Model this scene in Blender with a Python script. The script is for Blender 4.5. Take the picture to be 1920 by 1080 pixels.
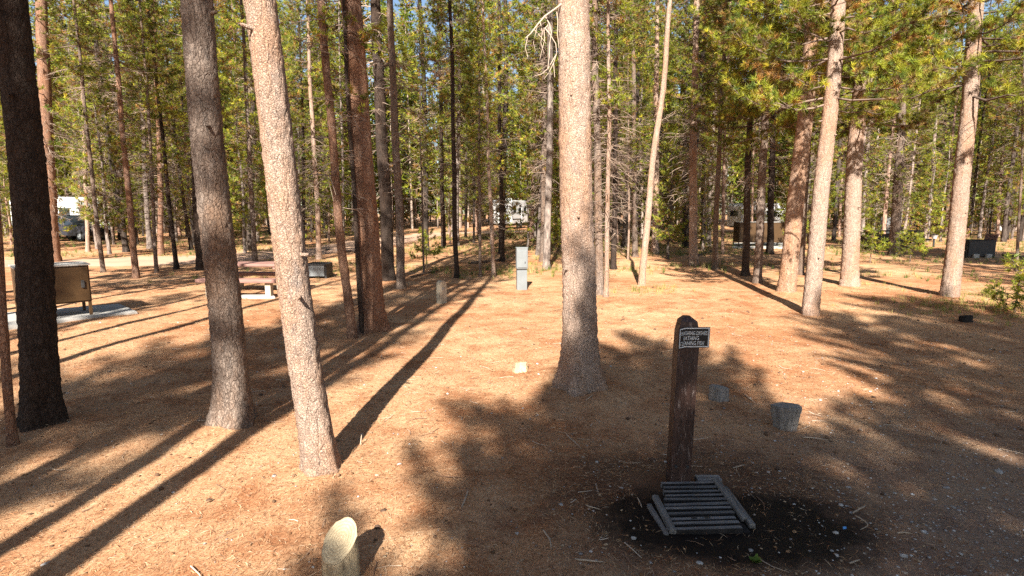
import bpy, bmesh, math, random
import numpy as np
from mathutils import Vector, Matrix, Quaternion

R = math.radians
for o in list(bpy.data.objects):
    bpy.data.objects.remove(o, do_unlink=True)
scene = bpy.context.scene
C = scene.collection

# ------------------------------------------------------------------ camera
FPX, HOR, CAMH = 1050.0, 395.0, 2.0            # focal length and horizon in photo pixels, eye height
PITCH = math.atan((540 - HOR) / FPX)
cd = bpy.data.cameras.new("camera")
cd.sensor_width = 36.0
cd.lens = FPX / 1920 * 36.0
cd.clip_start = 0.05
cd.clip_end = 2000
cam = bpy.data.objects.new("camera", cd)
C.objects.link(cam)
cam.location = (0, 0, CAMH)
cam.rotation_euler = (math.pi / 2 - PITCH, 0, 0)
scene.camera = cam

# ------------------------------------------------------------------ sky, sun, exposure
SUN_EL, SUN_AZ = R(36.0), R(6.8)               # light travels along +Y, a little to the right
w = bpy.data.worlds.new("World")
scene.world = w
w.use_nodes = True
wn = w.node_tree.nodes
sky = wn.new("ShaderNodeTexSky")
sky.sky_type = 'NISHITA'
sky.sun_disc = False
sky.sun_elevation = SUN_EL
sky.sun_rotation = math.pi + SUN_AZ
sky.air_density = 1.0
sky.dust_density = 0.6
wn["Background"].inputs[1].default_value = 0.05
w.node_tree.links.new(sky.outputs[0], wn["Background"].inputs[0])

sl = bpy.data.lights.new("sun", 'SUN')
sl.energy = 5.0
sl.angle = R(0.53)
sl.color = (1.0, 0.95, 0.87)
sun = bpy.data.objects.new("sun", sl)
C.objects.link(sun)
SUND = Vector((math.sin(SUN_AZ) * math.cos(SUN_EL), math.cos(SUN_AZ) * math.cos(SUN_EL), -math.sin(SUN_EL)))
sun.rotation_euler = SUND.to_track_quat('-Z', 'Y').to_euler()
sun.location = (-5, -30, 40)

vs = scene.view_settings
vs.view_transform = 'Standard'
vs.look = 'None'
vs.gamma = 1.0
vs.use_curve_mapping = False
vs.exposure = 1.84
scene.render.engine = 'CYCLES'
cy = scene.cycles
cy.max_bounces = 5
cy.diffuse_bounces = 3
cy.glossy_bounces = 2
cy.transmission_bounces = 3
cy.transparent_max_bounces = 4
cy.use_denoising = False

rng = np.random.default_rng(7)
random.seed(7)

# ------------------------------------------------------------------ helpers
MOUNDS = []
def gz(x, y):
    """height of the ground (works on arrays)"""
    m = 0.0
    for (mx, my, ma, ms) in MOUNDS:
        m = m + ma * np.exp(-((x - mx) ** 2 + (y - my) ** 2) / (2 * ms * ms))
    return m + (0.022 * np.sin(0.9 * x + 0.3) * np.cos(0.7 * y) + 0.012 * np.sin(2.1 * x + 1.7 * y)
            + 0.006 * np.sin(5.3 * x - 3.1 * y + 1.0))

def at(px, py, z=0.0):
    """a photo pixel -> the point of the plane z=const that it shows, and its depth"""
    u, v = (px - 960) / FPX, (540 - py) / FPX
    d = Vector((u, math.cos(PITCH) + v * math.sin(PITCH), -math.sin(PITCH) + v * math.cos(PITCH)))
    t = (z - CAMH) / d.z
    return Vector((t * d.x, t * d.y, z)), t

for _px, _py, _a, _s in ((82, 800, .06, .40), (440, 803, .06, .38), (603, 886, .035, .30), (1086, 732, .07, .42), (698, 622, .07, .45), (1475, 549, .05, .4), (1519, 590, .03, .35), (1592, 537, .05, .4), (1780, 558, .05, .4)):
    _p = at(_px, _py)[0]
    MOUNDS.append((_p.x, _p.y, _a, _s))

def at_y(px, py, Y):
    u, v = (px - 960) / FPX, (540 - py) / FPX
    d = Vector((u, math.cos(PITCH) + v * math.sin(PITCH), -math.sin(PITCH) + v * math.cos(PITCH)))
    t = Y / d.y
    return Vector((t * d.x, Y, CAMH + t * d.z))

def screen(x, y, z=0.0):
    f = y * math.cos(PITCH) - (z - CAMH) * math.sin(PITCH)
    up = y * math.sin(PITCH) + (z - CAMH) * math.cos(PITCH)
    if f <= 0.05:
        return None
    return 960 + FPX * x / f, 540 - FPX * up / f

def tag(o, label=None, cat=None, group=None, kind=None):
    if label: o["label"] = label
    if cat: o["category"] = cat
    if group: o["group"] = group
    if kind: o["kind"] = kind
    return o

def empty(name, loc, rz=0.0):
    o = bpy.data.objects.new(name, None)
    o.empty_display_size = 0.2
    o.location = loc
    o.rotation_euler = (0, 0, rz)
    C.objects.link(o)
    return o

def link(name, me, mats, parent=None, loc=None):
    o = bpy.data.objects.new(name, me)
    C.objects.link(o)
    if mats is not None and not me.materials:
        for m in (mats if isinstance(mats, (list, tuple)) else [mats]):
            me.materials.append(m)
    if parent is not None: o.parent = parent
    if loc is not None: o.location = loc
    return o

def np_mesh(name, V, F, col=None, smooth=False, mi=None):
    """V (n,3), F (m,k) with k = 3 or 4, col (n,3) per point colour"""
    V = np.asarray(V, dtype=np.float32); F = np.asarray(F, dtype=np.int32)
    me = bpy.data.meshes.new(name)
    k = F.shape[1]
    me.vertices.add(len(V)); me.loops.add(F.size); me.polygons.add(len(F))
    me.vertices.foreach_set("co", V.ravel())
    me.loops.foreach_set("vertex_index", F.ravel())
    me.polygons.foreach_set("loop_start", np.arange(0, F.size, k, dtype=np.int32))
    me.polygons.foreach_set("loop_total", np.full(len(F), k, dtype=np.int32))
    if smooth: me.polygons.foreach_set("use_smooth", np.ones(len(F), dtype=bool))
    if mi is not None: me.polygons.foreach_set("material_index", np.asarray(mi, dtype=np.int32))
    me.update(calc_edges=True)
    if col is not None:
        a = me.color_attributes.new("tone", 'FLOAT_COLOR', 'POINT')
        c = np.ones((len(V), 4), dtype=np.float32); c[:, :3] = col
        a.data.foreach_set("color", c.ravel())
    return me

def bm_mesh(name, bm, smooth=False):
    me = bpy.data.meshes.new(name)
    bmesh.ops.recalc_face_normals(bm, faces=bm.faces[:])
    bm.to_mesh(me); bm.free()
    if smooth:
        for p in me.polygons: p.use_smooth = True
    return me

def box(bm, c, s, rz=0.0, rx=0.0, ry=0.0):
    M = Matrix.Translation(c) @ Matrix.Rotation(rz, 4, 'Z') @ Matrix.Rotation(ry, 4, 'Y') @ Matrix.Rotation(rx, 4, 'X') @ Matrix.Diagonal((s[0], s[1], s[2], 1))
    return bmesh.ops.create_cube(bm, size=1.0, matrix=M)['verts']

def cyl(bm, c, r, h, seg=16, rot=None, r2=None):
    M = Matrix.Translation(c)
    if rot is not None: M = M @ rot
    return bmesh.ops.create_cone(bm, cap_ends=True, segments=seg, radius1=r, radius2=r if r2 is None else r2, depth=h, matrix=M)['verts']

def part_box(name, parent, mat, c, s, rz=0.0, bev=0.006, rx=0.0, ry=0.0, jit=0.0):
    bm = bmesh.new()
    box(bm, (0, 0, 0), s, 0, 0, 0)
    if bev: bmesh.ops.bevel(bm, geom=bm.edges[:], offset=min(bev, min(s) * 0.3), segments=2, affect='EDGES', profile=0.6)
    if jit:
        for v in bm.verts: v.co += Vector((random.uniform(-jit, jit), random.uniform(-jit, jit), random.uniform(-jit, jit)))
    o = link(name, bm_mesh(name, bm), mat, parent, c)
    o.rotation_euler = (rx, ry, rz)
    return o

def tubes(paths, radii, sides=3):
    """list of (k,3) polylines with per point radius -> V, F (quads)"""
    Vs, Fs, off = [], [], 0
    ang = np.arange(sides) * 2 * np.pi / sides
    ca, sa = np.cos(ang), np.sin(ang)
    for P, r in zip(paths, radii):
        P = np.asarray(P, dtype=np.float64); k = len(P)
        T = np.gradient(P, axis=0)
        T /= np.linalg.norm(T, axis=1, keepdims=True) + 1e-9
        up = np.array([0, 0, 1.0]) if abs(T[0, 2]) < 0.9 else np.array([1.0, 0, 0])
        N = np.cross(T, up); N /= np.linalg.norm(N, axis=1, keepdims=True) + 1e-9
        B = np.cross(T, N)
        r = np.asarray(r).reshape(-1, 1, 1)
        ring = P[:, None, :] + r * (ca[None, :, None] * N[:, None, :] + sa[None, :, None] * B[:, None, :])
        Vs.append(ring.reshape(-1, 3))
        i = np.arange(k - 1)[:, None] * sides + np.arange(sides)[None, :]
        j = np.arange(k - 1)[:, None] * sides + (np.arange(sides)[None, :] + 1) % sides
        Fs.append(np.stack([i, j, j + sides, i + sides], -1).reshape(-1, 4) + off)
        off += k * sides
    return np.concatenate(Vs), np.concatenate(Fs)

# ------------------------------------------------------------------ materials
def new_mat(name, rough=0.8, spec=0.2):
    m = bpy.data.materials.new(name)
    m.use_nodes = True
    nt = m.node_tree
    b = nt.nodes["Principled BSDF"]
    b.inputs["Roughness"].default_value = rough
    b.inputs["Specular IOR Level"].default_value = spec
    return m, nt, b

def N(nt, typ, **kw):
    n = nt.nodes.new(typ)
    for k, v in kw.items():
        if k in n.inputs: n.inputs[k].default_value = v
        else: setattr(n, k, v)
    return n

def noise(nt, vec, scale, detail=4.0, rough=0.6, dist=0.0):
    n = N(nt, "ShaderNodeTexNoise")
    n.inputs["Scale"].default_value = scale
    n.inputs["Detail"].default_value = detail
    n.inputs["Roughness"].default_value = rough
    n.inputs["Distortion"].default_value = dist
    if vec is not None: nt.links.new(vec, n.inputs["Vector"])
    return n.outputs["Fac"]

def ramp(nt, fac, stops, interp='LINEAR'):
    n = N(nt, "ShaderNodeValToRGB")
    n.color_ramp.interpolation = interp
    el = n.color_ramp.elements
    while len(el) < len(stops): el.new(0.5)
    for e, (p, c) in zip(el, stops):
        e.position = p
        e.color = (c, c, c, 1) if isinstance(c, (int, float)) else (*c, 1)
    nt.links.new(fac, n.inputs["Fac"])
    return n.outputs["Color"]

def mix(nt, fac, a, b, mode='MIX'):
    n = N(nt, "ShaderNodeMix")
    n.data_type = 'RGBA'; n.blend_type = mode
    for sock, v in ((n.inputs[0], fac), (n.inputs[6], a), (n.inputs[7], b)):
        if hasattr(v, "is_linked"): nt.links.new(v, sock)
        elif isinstance(v, (int, float)): sock.default_value = v if sock.type == 'VALUE' else (v, v, v, 1)
        else: sock.default_value = (*v, 1)
    return n.outputs[2]

def mapping(nt, src, scale=(1, 1, 1), rot=(0, 0, 0)):
    n = N(nt, "ShaderNodeMapping")
    n.inputs["Scale"].default_value = scale
    n.inputs["Rotation"].default_value = rot
    nt.links.new(src, n.inputs["Vector"])
    return n.outputs["Vector"]

def coords(nt, which="Object"):
    return N(nt, "ShaderNodeTexCoord").outputs[which]

def bump(nt, bsdf, h, strength=0.5, dist=0.01):
    n = N(nt, "ShaderNodeBump")
    n.inputs["Strength"].default_value = strength
    n.inputs["Distance"].default_value = dist
    nt.links.new(h, n.inputs["Height"])
    nt.links.new(n.outputs["Normal"], bsdf.inputs["Normal"])

def math_n(nt, op, a, b=None):
    n = N(nt, "ShaderNodeMath"); n.operation = op
    for s, v in zip(n.inputs, (a, b)):
        if v is None: continue
        if hasattr(v, "is_linked"): nt.links.new(v, s)
        else: s.default_value = v
    return n.outputs[0]

def simple(name, col, rough=0.7, spec=0.3, var=0.25, scale=6.0, bmp=0.15, metal=0.0, stretch=(1, 1, 1), vary=0.0):
    m, nt, b = new_mat(name, rough, spec)
    v = mapping(nt, coords(nt), stretch)
    f = noise(nt, v, scale, 6, 0.65)
    dark = tuple(c * (1 - var) for c in col); light = tuple(min(1, c * (1 + var)) for c in col)
    c_ = ramp(nt, f, [(0.3, dark), (0.7, light)])
    if vary:
        oi = N(nt, "ShaderNodeObjectInfo"); hs = N(nt, "ShaderNodeHueSaturation"); vr = N(nt, "ShaderNodeMapRange")
        vr.inputs["To Min"].default_value = 1 - vary; vr.inputs["To Max"].default_value = 1 + vary
        nt.links.new(oi.outputs["Random"], vr.inputs["Value"]); nt.links.new(vr.outputs[0], hs.inputs["Value"]); nt.links.new(c_, hs.inputs["Color"]); c_ = hs.outputs[0]
    nt.links.new(c_, b.inputs["Base Color"])
    b.inputs["Metallic"].default_value = metal
    if bmp: bump(nt, b, noise(nt, v, scale * 6, 5), bmp, 0.01)
    return m

def bark_mat(name, base, plate, dark, orange, zs=0.5, net=0.34, fs=38.0):
    m, nt, b = new_mat(name, 0.9, 0.1)
    oc = coords(nt)
    oi = N(nt, "ShaderNodeObjectInfo")
    addv = N(nt, "ShaderNodeVectorMath"); addv.operation = 'ADD'
    sc_ = N(nt, "ShaderNodeVectorMath"); sc_.operation = 'SCALE'
    comb = N(nt, "ShaderNodeCombineXYZ")
    nt.links.new(oi.outputs["Random"], comb.inputs[2])
    nt.links.new(comb.outputs[0], sc_.inputs[0]); sc_.inputs["Scale"].default_value = 37.0
    nt.links.new(oc, addv.inputs[0]); nt.links.new(sc_.outputs[0], addv.inputs[1])
    v = addv.outputs[0]
    def warped(vec, ns, amt):
        nz3 = N(nt, "ShaderNodeTexNoise"); nz3.inputs["Scale"].default_value = ns; nz3.inputs["Detail"].default_value = 3
        nt.links.new(vec, nz3.inputs["Vector"])
        sc2 = N(nt, "ShaderNodeVectorMath"); sc2.operation = 'SCALE'; sc2.inputs["Scale"].default_value = amt
        nt.links.new(nz3.outputs["Color"], sc2.inputs[0])
        dn = N(nt, "ShaderNodeVectorMath"); dn.operation = 'ADD'
        nt.links.new(vec, dn.inputs[0]); nt.links.new(sc2.outputs[0], dn.inputs[1])
        return dn.outputs[0]
    def plates(vec, scale, width):
        vor = N(nt, "ShaderNodeTexVoronoi"); vor.feature = 'DISTANCE_TO_EDGE'; vor.inputs["Scale"].default_value = scale
        nt.links.new(vec, vor.inputs["Vector"])
        vc = N(nt, "ShaderNodeTexVoronoi"); vc.inputs["Scale"].default_value = scale
        nt.links.new(vec, vc.inputs["Vector"])
        sp = N(nt, "ShaderNodeSeparateColor"); nt.links.new(vc.outputs["Color"], sp.inputs[0])
        return ramp(nt, vor.outputs["Distance"], [(0.0, 0.0), (width, 1.0)]), sp.outputs[0]
    w1 = warped(mapping(nt, v, (1, 1, zs)), 22.0, 0.06)
    crack, cell = plates(w1, fs, 0.13)
    w2 = warped(mapping(nt, v, (1, 1, 0.30)), 9.0, 0.16)
    bigcrack, bigcell = plates(w2, 13.0, 0.07)
    col = mix(nt, cell, base, plate)
    col = mix(nt, math_n(nt, 'MULTIPLY', bigcell, 0.32), col, tuple(c * 0.62 for c in base))
    big = ramp(nt, noise(nt, mapping(nt, v, (1, 1, 0.35)), 3.2, 5, 0.7), [(0.44, 0.0), (0.62, 1.0)])
    col = mix(nt, math_n(nt, 'MULTIPLY', big, 0.6), col, orange)
    grey = ramp(nt, noise(nt, mapping(nt, v, (1, 1, 0.5)), 5.5, 6, 0.75), [(0.56, 0.0), (0.68, 1.0)])
    col = mix(nt, math_n(nt, 'MULTIPLY', grey, 0.5), col, tuple(0.5 * sum(base) / 3 for _ in base))
    fine = ramp(nt, noise(nt, v, 110.0, 4, 0.75), [(0.33, 0.42), (0.62, 1.2)])
    col = mix(nt, 1.0, col, fine, 'MULTIPLY')
    pat = ramp(nt, noise(nt, v, 8.0, 5, 0.7), [(0.38, 0.15), (0.62, 1.0)])
    cr = math_n(nt, 'MULTIPLY', math_n(nt, 'SUBTRACT', 1.0, crack), pat)
    col = mix(nt, math_n(nt, 'MULTIPLY', cr, 0.62), col, dark)
    col = mix(nt, math_n(nt, 'MULTIPLY', math_n(nt, 'SUBTRACT', 1.0, bigcrack), net), col, dark)
    hue = N(nt, "ShaderNodeHueSaturation")
    nt.links.new(col, hue.inputs["Color"])
    vr = N(nt, "ShaderNodeMapRange"); vr.inputs["To Min"].default_value = 0.85; vr.inputs["To Max"].default_value = 1.15
    nt.links.new(oi.outputs["Random"], vr.inputs["Value"]); nt.links.new(vr.outputs[0], hue.inputs["Value"])
    nt.links.new(hue.outputs[0], b.inputs["Base Color"])
    h = math_n(nt, 'ADD', math_n(nt, 'MULTIPLY', crack, 0.6), math_n(nt, 'ADD', math_n(nt, 'MULTIPLY', bigcrack, 0.8), math_n(nt, 'MULTIPLY', noise(nt, v, 80.0, 5, 0.75), 0.9)))
    bump(nt, b, h, 0.8, 0.014)
    return m

M = {}
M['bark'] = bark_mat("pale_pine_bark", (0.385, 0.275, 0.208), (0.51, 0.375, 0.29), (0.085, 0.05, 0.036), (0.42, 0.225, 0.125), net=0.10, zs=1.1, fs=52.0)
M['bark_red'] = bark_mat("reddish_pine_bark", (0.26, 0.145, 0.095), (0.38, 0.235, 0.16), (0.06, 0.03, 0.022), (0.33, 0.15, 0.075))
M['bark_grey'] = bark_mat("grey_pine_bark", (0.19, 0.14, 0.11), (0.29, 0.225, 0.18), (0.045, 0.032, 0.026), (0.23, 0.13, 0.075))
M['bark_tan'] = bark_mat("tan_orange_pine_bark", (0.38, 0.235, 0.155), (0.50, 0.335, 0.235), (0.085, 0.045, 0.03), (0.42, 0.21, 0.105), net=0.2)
M['bark_shaded'] = bark_mat("shade_blackened_bark", (0.055, 0.040, 0.032), (0.085, 0.063, 0.05), (0.015, 0.011, 0.009), (0.07, 0.042, 0.028))  # near-black tone puts the shade on these trunks into the bark colour

def tone_mat(name, rough=0.7, transl=0.0, spec=0.15, gain=1.0):
    m, nt, b = new_mat(name, rough, spec)
    a = N(nt, "ShaderNodeVertexColor"); a.layer_name = "tone"
    oi = N(nt, "ShaderNodeObjectInfo")
    hue = N(nt, "ShaderNodeHueSaturation")
    nt.links.new(a.outputs["Color"], hue.inputs["Color"])
    vr = N(nt, "ShaderNodeMapRange"); vr.inputs["To Min"].default_value = 0.75 * gain; vr.inputs["To Max"].default_value = 1.25 * gain
    nt.links.new(oi.outputs["Random"], vr.inputs["Value"]); nt.links.new(vr.outputs[0], hue.inputs["Value"])
    nt.links.new(hue.outputs[0], b.inputs["Base Color"])
    if transl:
        t = N(nt, "ShaderNodeBsdfTranslucent")
        nt.links.new(hue.outputs[0], t.inputs["Color"])
        ms = N(nt, "ShaderNodeMixShader"); ms.inputs[0].default_value = transl
        nt.links.new(b.outputs[0], ms.inputs[1]); nt.links.new(t.outputs[0], ms.inputs[2])
        nt.links.new(ms.outputs[0], nt.nodes["Material Output"].inputs["Surface"])
    return m
M['needle'] = tone_mat("pine_needles", 0.5, 0.42, 0.35)
M['twig'] = tone_mat("dead_twigs", 0.9, 0.0, 0.1)
M['litter'] = tone_mat("needle_litter", 0.8, 0.0, 0.15)
M['grass'] = tone_mat("grass_blades", 0.7, 0.3, 0.2)

def ground_mat():
    m, nt, b = new_mat("forest_floor", 0.95, 0.08)
    oc = coords(nt)
    big = noise(nt, oc, 0.35, 5, 0.6)
    mid = noise(nt, oc, 2.3, 6, 0.65)
    v1 = mapping(nt, oc, (1.0, 3.2, 1), (0, 0, 0.25)); v2 = mapping(nt, oc, (3.4, 1.0, 1), (0, 0, 0.5))
    f1 = noise(nt, v1, 34.0, 5, 0.75, 1.2); f2 = noise(nt, v2, 34.0, 5, 0.75, 1.2)
    fine = math_n(nt, 'MULTIPLY', math_n(nt, 'ADD', f1, f2), 0.5)
    c1 = ramp(nt, fine, [(0.34, (0.13, 0.058, 0.028)), (0.44, (0.38, 0.212, 0.108)), (0.54, (0.57, 0.355, 0.20)), (0.66, (0.70, 0.50, 0.31))])
    c2 = ramp(nt, fine, [(0.34, (0.07, 0.028, 0.013)), (0.46, (0.26, 0.112, 0.05)), (0.57, (0.44, 0.205, 0.098)), (0.68, (0.57, 0.33, 0.175))])
    sel = ramp(nt, math_n(nt, 'ADD', math_n(nt, 'MULTIPLY', big, 0.55), math_n(nt, 'MULTIPLY', mid, 0.45)), [(0.40, 0.05), (0.58, 1.0)])
    col = mix(nt, sel, c1, c2)
    hum = ramp(nt, noise(nt, oc, 1.15, 7, 0.72), [(0.54, 0.0), (0.68, 0.55)])
    col = mix(nt, hum, col, mix(nt, 1.0, c2, (0.52, 0.46, 0.44), 'MULTIPLY'))
    # grey gravelly soil towards the lower right corner (the roadside)
    sep = N(nt, "ShaderNodeSeparateXYZ"); nt.links.new(oc, sep.inputs[0])
    def blob(cx, cy, rx, ry, soft, wob=0.6, ns=2.5):
        dx = math_n(nt, 'DIVIDE', math_n(nt, 'SUBTRACT', sep.outputs[0], cx), rx)
        dy = math_n(nt, 'DIVIDE', math_n(nt, 'SUBTRACT', sep.outputs[1], cy), ry)
        d = math_n(nt, 'SQRT', math_n(nt, 'ADD', math_n(nt, 'MULTIPLY', dx, dx), math_n(nt, 'MULTIPLY', dy, dy)))
        d = math_n(nt, 'ADD', d, math_n(nt, 'MULTIPLY', math_n(nt, 'SUBTRACT', noise(nt, oc, ns, 6, 0.7), 0.5), wob * 2))
        return ramp(nt, math_n(nt, 'MULTIPLY', d, 0.5), [(0.5 - soft, 1.0), (0.5 + soft, 0.0)])
    gr = blob(4.2, 1.6, 3.4, 3.2, 0.22)
    gcol = ramp(nt, noise(nt, oc, 60.0, 5, 0.8), [(0.3, (0.07, 0.055, 0.05)), (0.55, (0.17, 0.135, 0.115)), (0.72, (0.32, 0.28, 0.25))])
    col = mix(nt, math_n(nt, 'MULTIPLY', gr, 0.7), col, gcol)
    # damp, bare brown earth around the post, black wet mud round the drain
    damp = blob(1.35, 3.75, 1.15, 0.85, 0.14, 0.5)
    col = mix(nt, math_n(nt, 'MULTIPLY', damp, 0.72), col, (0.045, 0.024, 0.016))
    wet = blob(1.42, 3.38, 0.86, 0.49, 0.09, 0.36, 3.6)
    col = mix(nt, math_n(nt, 'MULTIPLY', wet, 0.93), col, ramp(nt, noise(nt, oc, 16.0, 5, 0.7), [(0.40, (0.003, 0.003, 0.0035)), (0.75, (0.014, 0.011, 0.009))]))
    nt.links.new(col, b.inputs["Base Color"])
    rr = mix(nt, wet, 0.95, 0.62)
    nt.links.new(rr, b.inputs["Roughness"])
    h = math_n(nt, 'ADD', fine, math_n(nt, 'MULTIPLY', noise(nt, oc, 9.0, 5, 0.7), 1.2))
    bump(nt, b, h, 0.6, 0.025)
    return m
M['ground'] = ground_mat()
M['road'] = simple("packed_dirt_road", (0.42, 0.27, 0.185), 0.95, 0.05, 0.2, 0.8, 0.3)
M['concrete'] = simple("concrete", (0.34, 0.32, 0.29), 0.9, 0.15, 0.22, 5.0, 0.3)
M['brown_metal'] = simple("brown_painted_steel", (0.055, 0.028, 0.0095), 0.5, 0.35, 0.25, 3.0, 0.05)
M['lit_top_metal'] = simple("sunlit_steel_top", (0.36, 0.34, 0.31), 0.6, 0.4, 0.2, 3.0, 0.05)  # pale tone puts the light falling on the top into its colour
M['dark_metal'] = simple("dark_steel", (0.03, 0.028, 0.027), 0.6, 0.4, 0.4, 8.0, 0.1)
M['red_wood'] = simple("reddish_brown_planks", (0.23, 0.125, 0.10), 0.75, 0.2, 0.35, 5.0, 0.25, stretch=(0.35, 3, 3))
M['pale_wood'] = simple("pale_timber_legs", (0.40, 0.33, 0.25), 0.85, 0.15, 0.2, 5.0, 0.2, stretch=(2, 2, 0.4))
M['grey_wood'] = simple("weathered_grey_slats", (0.15, 0.138, 0.13), 0.85, 0.2, 0.6, 7.0, 0.8, stretch=(0.35, 5, 5), vary=0.3)
M['rail_wood'] = simple("weathered_grey_rails", (0.16, 0.145, 0.132), 0.85, 0.2, 0.6, 7.0, 0.8, stretch=(5, 0.35, 5))
M['marker_wood'] = simple("sun_bleached_marker", (0.36, 0.30, 0.22), 0.9, 0.1, 0.3, 6.0, 0.5, stretch=(3, 3, 0.5))
M['ped_metal'] = simple("grey_pedestal_paint", (0.155, 0.165, 0.165), 0.5, 0.35, 0.12, 4.0, 0.05)
M['white_paint'] = simple("white_painted_panels", (0.74, 0.74, 0.72), 0.4, 0.4, 0.06, 2.0, 0.0)
M['glass'] = simple("dark_window_glass", (0.02, 0.025, 0.03), 0.08, 0.6, 0.1, 2.0, 0.0)
M['black'] = simple("black_rubber", (0.015, 0.015, 0.015), 0.7, 0.3, 0.2, 4.0, 0.0)
M['car'] = simple("dark_car_paint", (0.02, 0.02, 0.028), 0.25, 0.5, 0.1, 2.0, 0.0)
M['sign_black'] = simple("sign_black_face", (0.022, 0.018, 0.017), 0.5, 0.3, 0.2, 12.0, 0.0)
M['sign_white'] = simple("sign_white_print", (0.62, 0.62, 0.60), 0.55, 0.3, 0.25, 60.0, 0.0)
M['stone'] = simple("pale_pebble_stone", (0.36, 0.33, 0.30), 0.85, 0.2, 0.35, 20.0, 0.2)
M['stick'] = simple("dry_barkless_stick", (0.38, 0.29, 0.21), 0.85, 0.1, 0.3, 14.0, 0.2)
M['blue'] = simple("blue_plastic_scrap", (0.10, 0.30, 0.62), 0.4, 0.4, 0.1, 20.0, 0.0)
M['charred'] = simple("charred_wood_and_gap_shade", (0.028, 0.024, 0.022), 0.9, 0.1, 0.4, 14.0, 0.6)

def post_mat():
    m, nt, b = new_mat("brown_stained_post", 0.5, 0.4)
    oc = coords(nt); v = mapping(nt, oc, (5, 5, 0.5))
    col = ramp(nt, noise(nt, v, 9.0, 6, 0.7), [(0.3, (0.022, 0.011, 0.008)), (0.7, (0.065, 0.031, 0.022))])
    worn = ramp(nt, noise(nt, mapping(nt, oc, (4, 4, 0.9)), 13.0, 6, 0.75), [(0.57, 0.0), (0.66, 1.0)])
    col = mix(nt, math_n(nt, 'MULTIPLY', worn, 0.75), col, (0.30, 0.23, 0.20))
    nt.links.new(col, b.inputs["Base Color"])
    bump(nt, b, noise(nt, v, 22.0, 5, 0.7), 0.5, 0.01)
    return m
M['post'] = post_mat()

def cut_mat(name, a, bcol):
    m, nt, b = new_mat(name, 0.85, 0.15)
    oc = coords(nt)
    wv = N(nt, "ShaderNodeTexWave"); wv.wave_type = 'RINGS'; wv.rings_direction = 'Z'
    wv.inputs["Scale"].default_value = 22.0; wv.inputs["Distortion"].default_value = 2.5; wv.inputs["Detail"].default_value = 3
    nt.links.new(oc, wv.inputs["Vector"])
    col = mix(nt, wv.outputs["Fac"], a, bcol)
    st = ramp(nt, noise(nt, oc, 14, 5, 0.7), [(0.35, 0.7), (0.65, 1.1)])
    nt.links.new(mix(nt, 1.0, col, st, 'MULTIPLY'), b.inputs["Base Color"])
    bump(nt, b, noise(nt, oc, 60, 4), 0.3, 0.005)
    return m
M['cut_fresh'] = cut_mat("fresh_cut_wood", (0.50, 0.40, 0.25), (0.40, 0.30, 0.18))
M['cut_grey'] = cut_mat("weathered_cut_wood", (0.30, 0.27, 0.24), (0.22, 0.195, 0.17))
M['stump_bark'] = simple("stump_bark", (0.46, 0.345, 0.21), 0.9, 0.1, 0.45, 9.0, 1.0, stretch=(4, 4, 0.7))
M['stump_grey'] = simple("grey_stump_bark", (0.26, 0.23, 0.205), 0.9, 0.1, 0.4, 9.0, 1.0, stretch=(4, 4, 0.7))

# ------------------------------------------------------------------ ground
def ground():
    def axis(lo, hi, fine_lo, fine_hi, step, grow):
        a = list(np.arange(fine_lo, fine_hi + 1e-6, step)); s = step
        while a[-1] < hi: s *= grow; a.append(a[-1] + s)
        s = step
        while a[0] > lo: s *= grow; a.insert(0, a[0] - s)
        return np.array(a)
    xs = axis(-260, 260, -9, 9, 0.12, 1.09); ys = axis(-120, 320, 1.5, 16, 0.12, 1.09)
    X, Y = np.meshgrid(xs, ys)
    Z = gz(X, Y)
    # small scale lumpiness of the duff close by
    Z = Z + np.where((np.abs(X) < 9) & (Y < 16) & (Y > 1.5), rng.normal(0, 0.0035, X.shape), 0)
    nx, ny = len(xs), len(ys)
    i = (np.arange(ny - 1)[:, None] * nx + np.arange(nx - 1)[None, :]).ravel()
    F = np.stack([i, i + 1, i + nx + 1, i + nx], -1)
    me = np_mesh("ground", np.stack([X.ravel(), Y.ravel(), Z.ravel()], -1), F, smooth=True)
    o = link("ground", me, M['ground'])
    tag(o, "orange brown forest floor covered in pine needles", "ground", kind="structure")
ground()

def strip(name, pts, half, z, mat, label):
    P = np.array(pts, float)
    # resample
    seg = []
    for a, b in zip(P[:-1], P[1:]):
        n = max(2, int(np.linalg.norm(b - a) / 0.8))
        for t in np.linspace(0, 1, n, endpoint=False): seg.append(a + (b - a) * t)
    seg.append(P[-1]); P = np.array(seg)
    for _ in range(6): P[1:-1] = (P[:-2] + P[1:-1] * 2 + P[2:]) / 4
    T = np.gradient(P, axis=0); T /= np.linalg.norm(T, axis=1, keepdims=True)
    Nn = np.stack([-T[:, 1], T[:, 0]], -1)
    k = 7
    V = []
    for i in range(len(P)):
        wob = half + 0.35 * math.sin(i * 0.35) + 0.2 * math.sin(i * 0.9 + 1)
        for u in np.linspace(-1, 1, k):
            p = P[i] + Nn[i] * u * wob
            V.append((p[0], p[1], float(gz(p[0], p[1])) + z - (0.035 if abs(u) > 0.99 else 0)))
    i = (np.arange(len(P) - 1)[:, None] * k + np.arange(k - 1)[None, :]).ravel()
    F = np.stack([i, i + 1, i + k + 1, i + k], -1)
    o = link(name, np_mesh(name, V, F, smooth=True), mat)
    tag(o, label, "road", kind="structure")
strip("road", [(-60, 19.5), (-30, 20.5), (-18, 21.2), (-12.5, 23.5), (-9, 30), (-8.5, 40), (-6, 50), (2, 56), (16, 58), (40, 57), (90, 60)], 2.1, 0.03, M['road'],
      "pale packed dirt campground road curving behind the trees")

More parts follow.
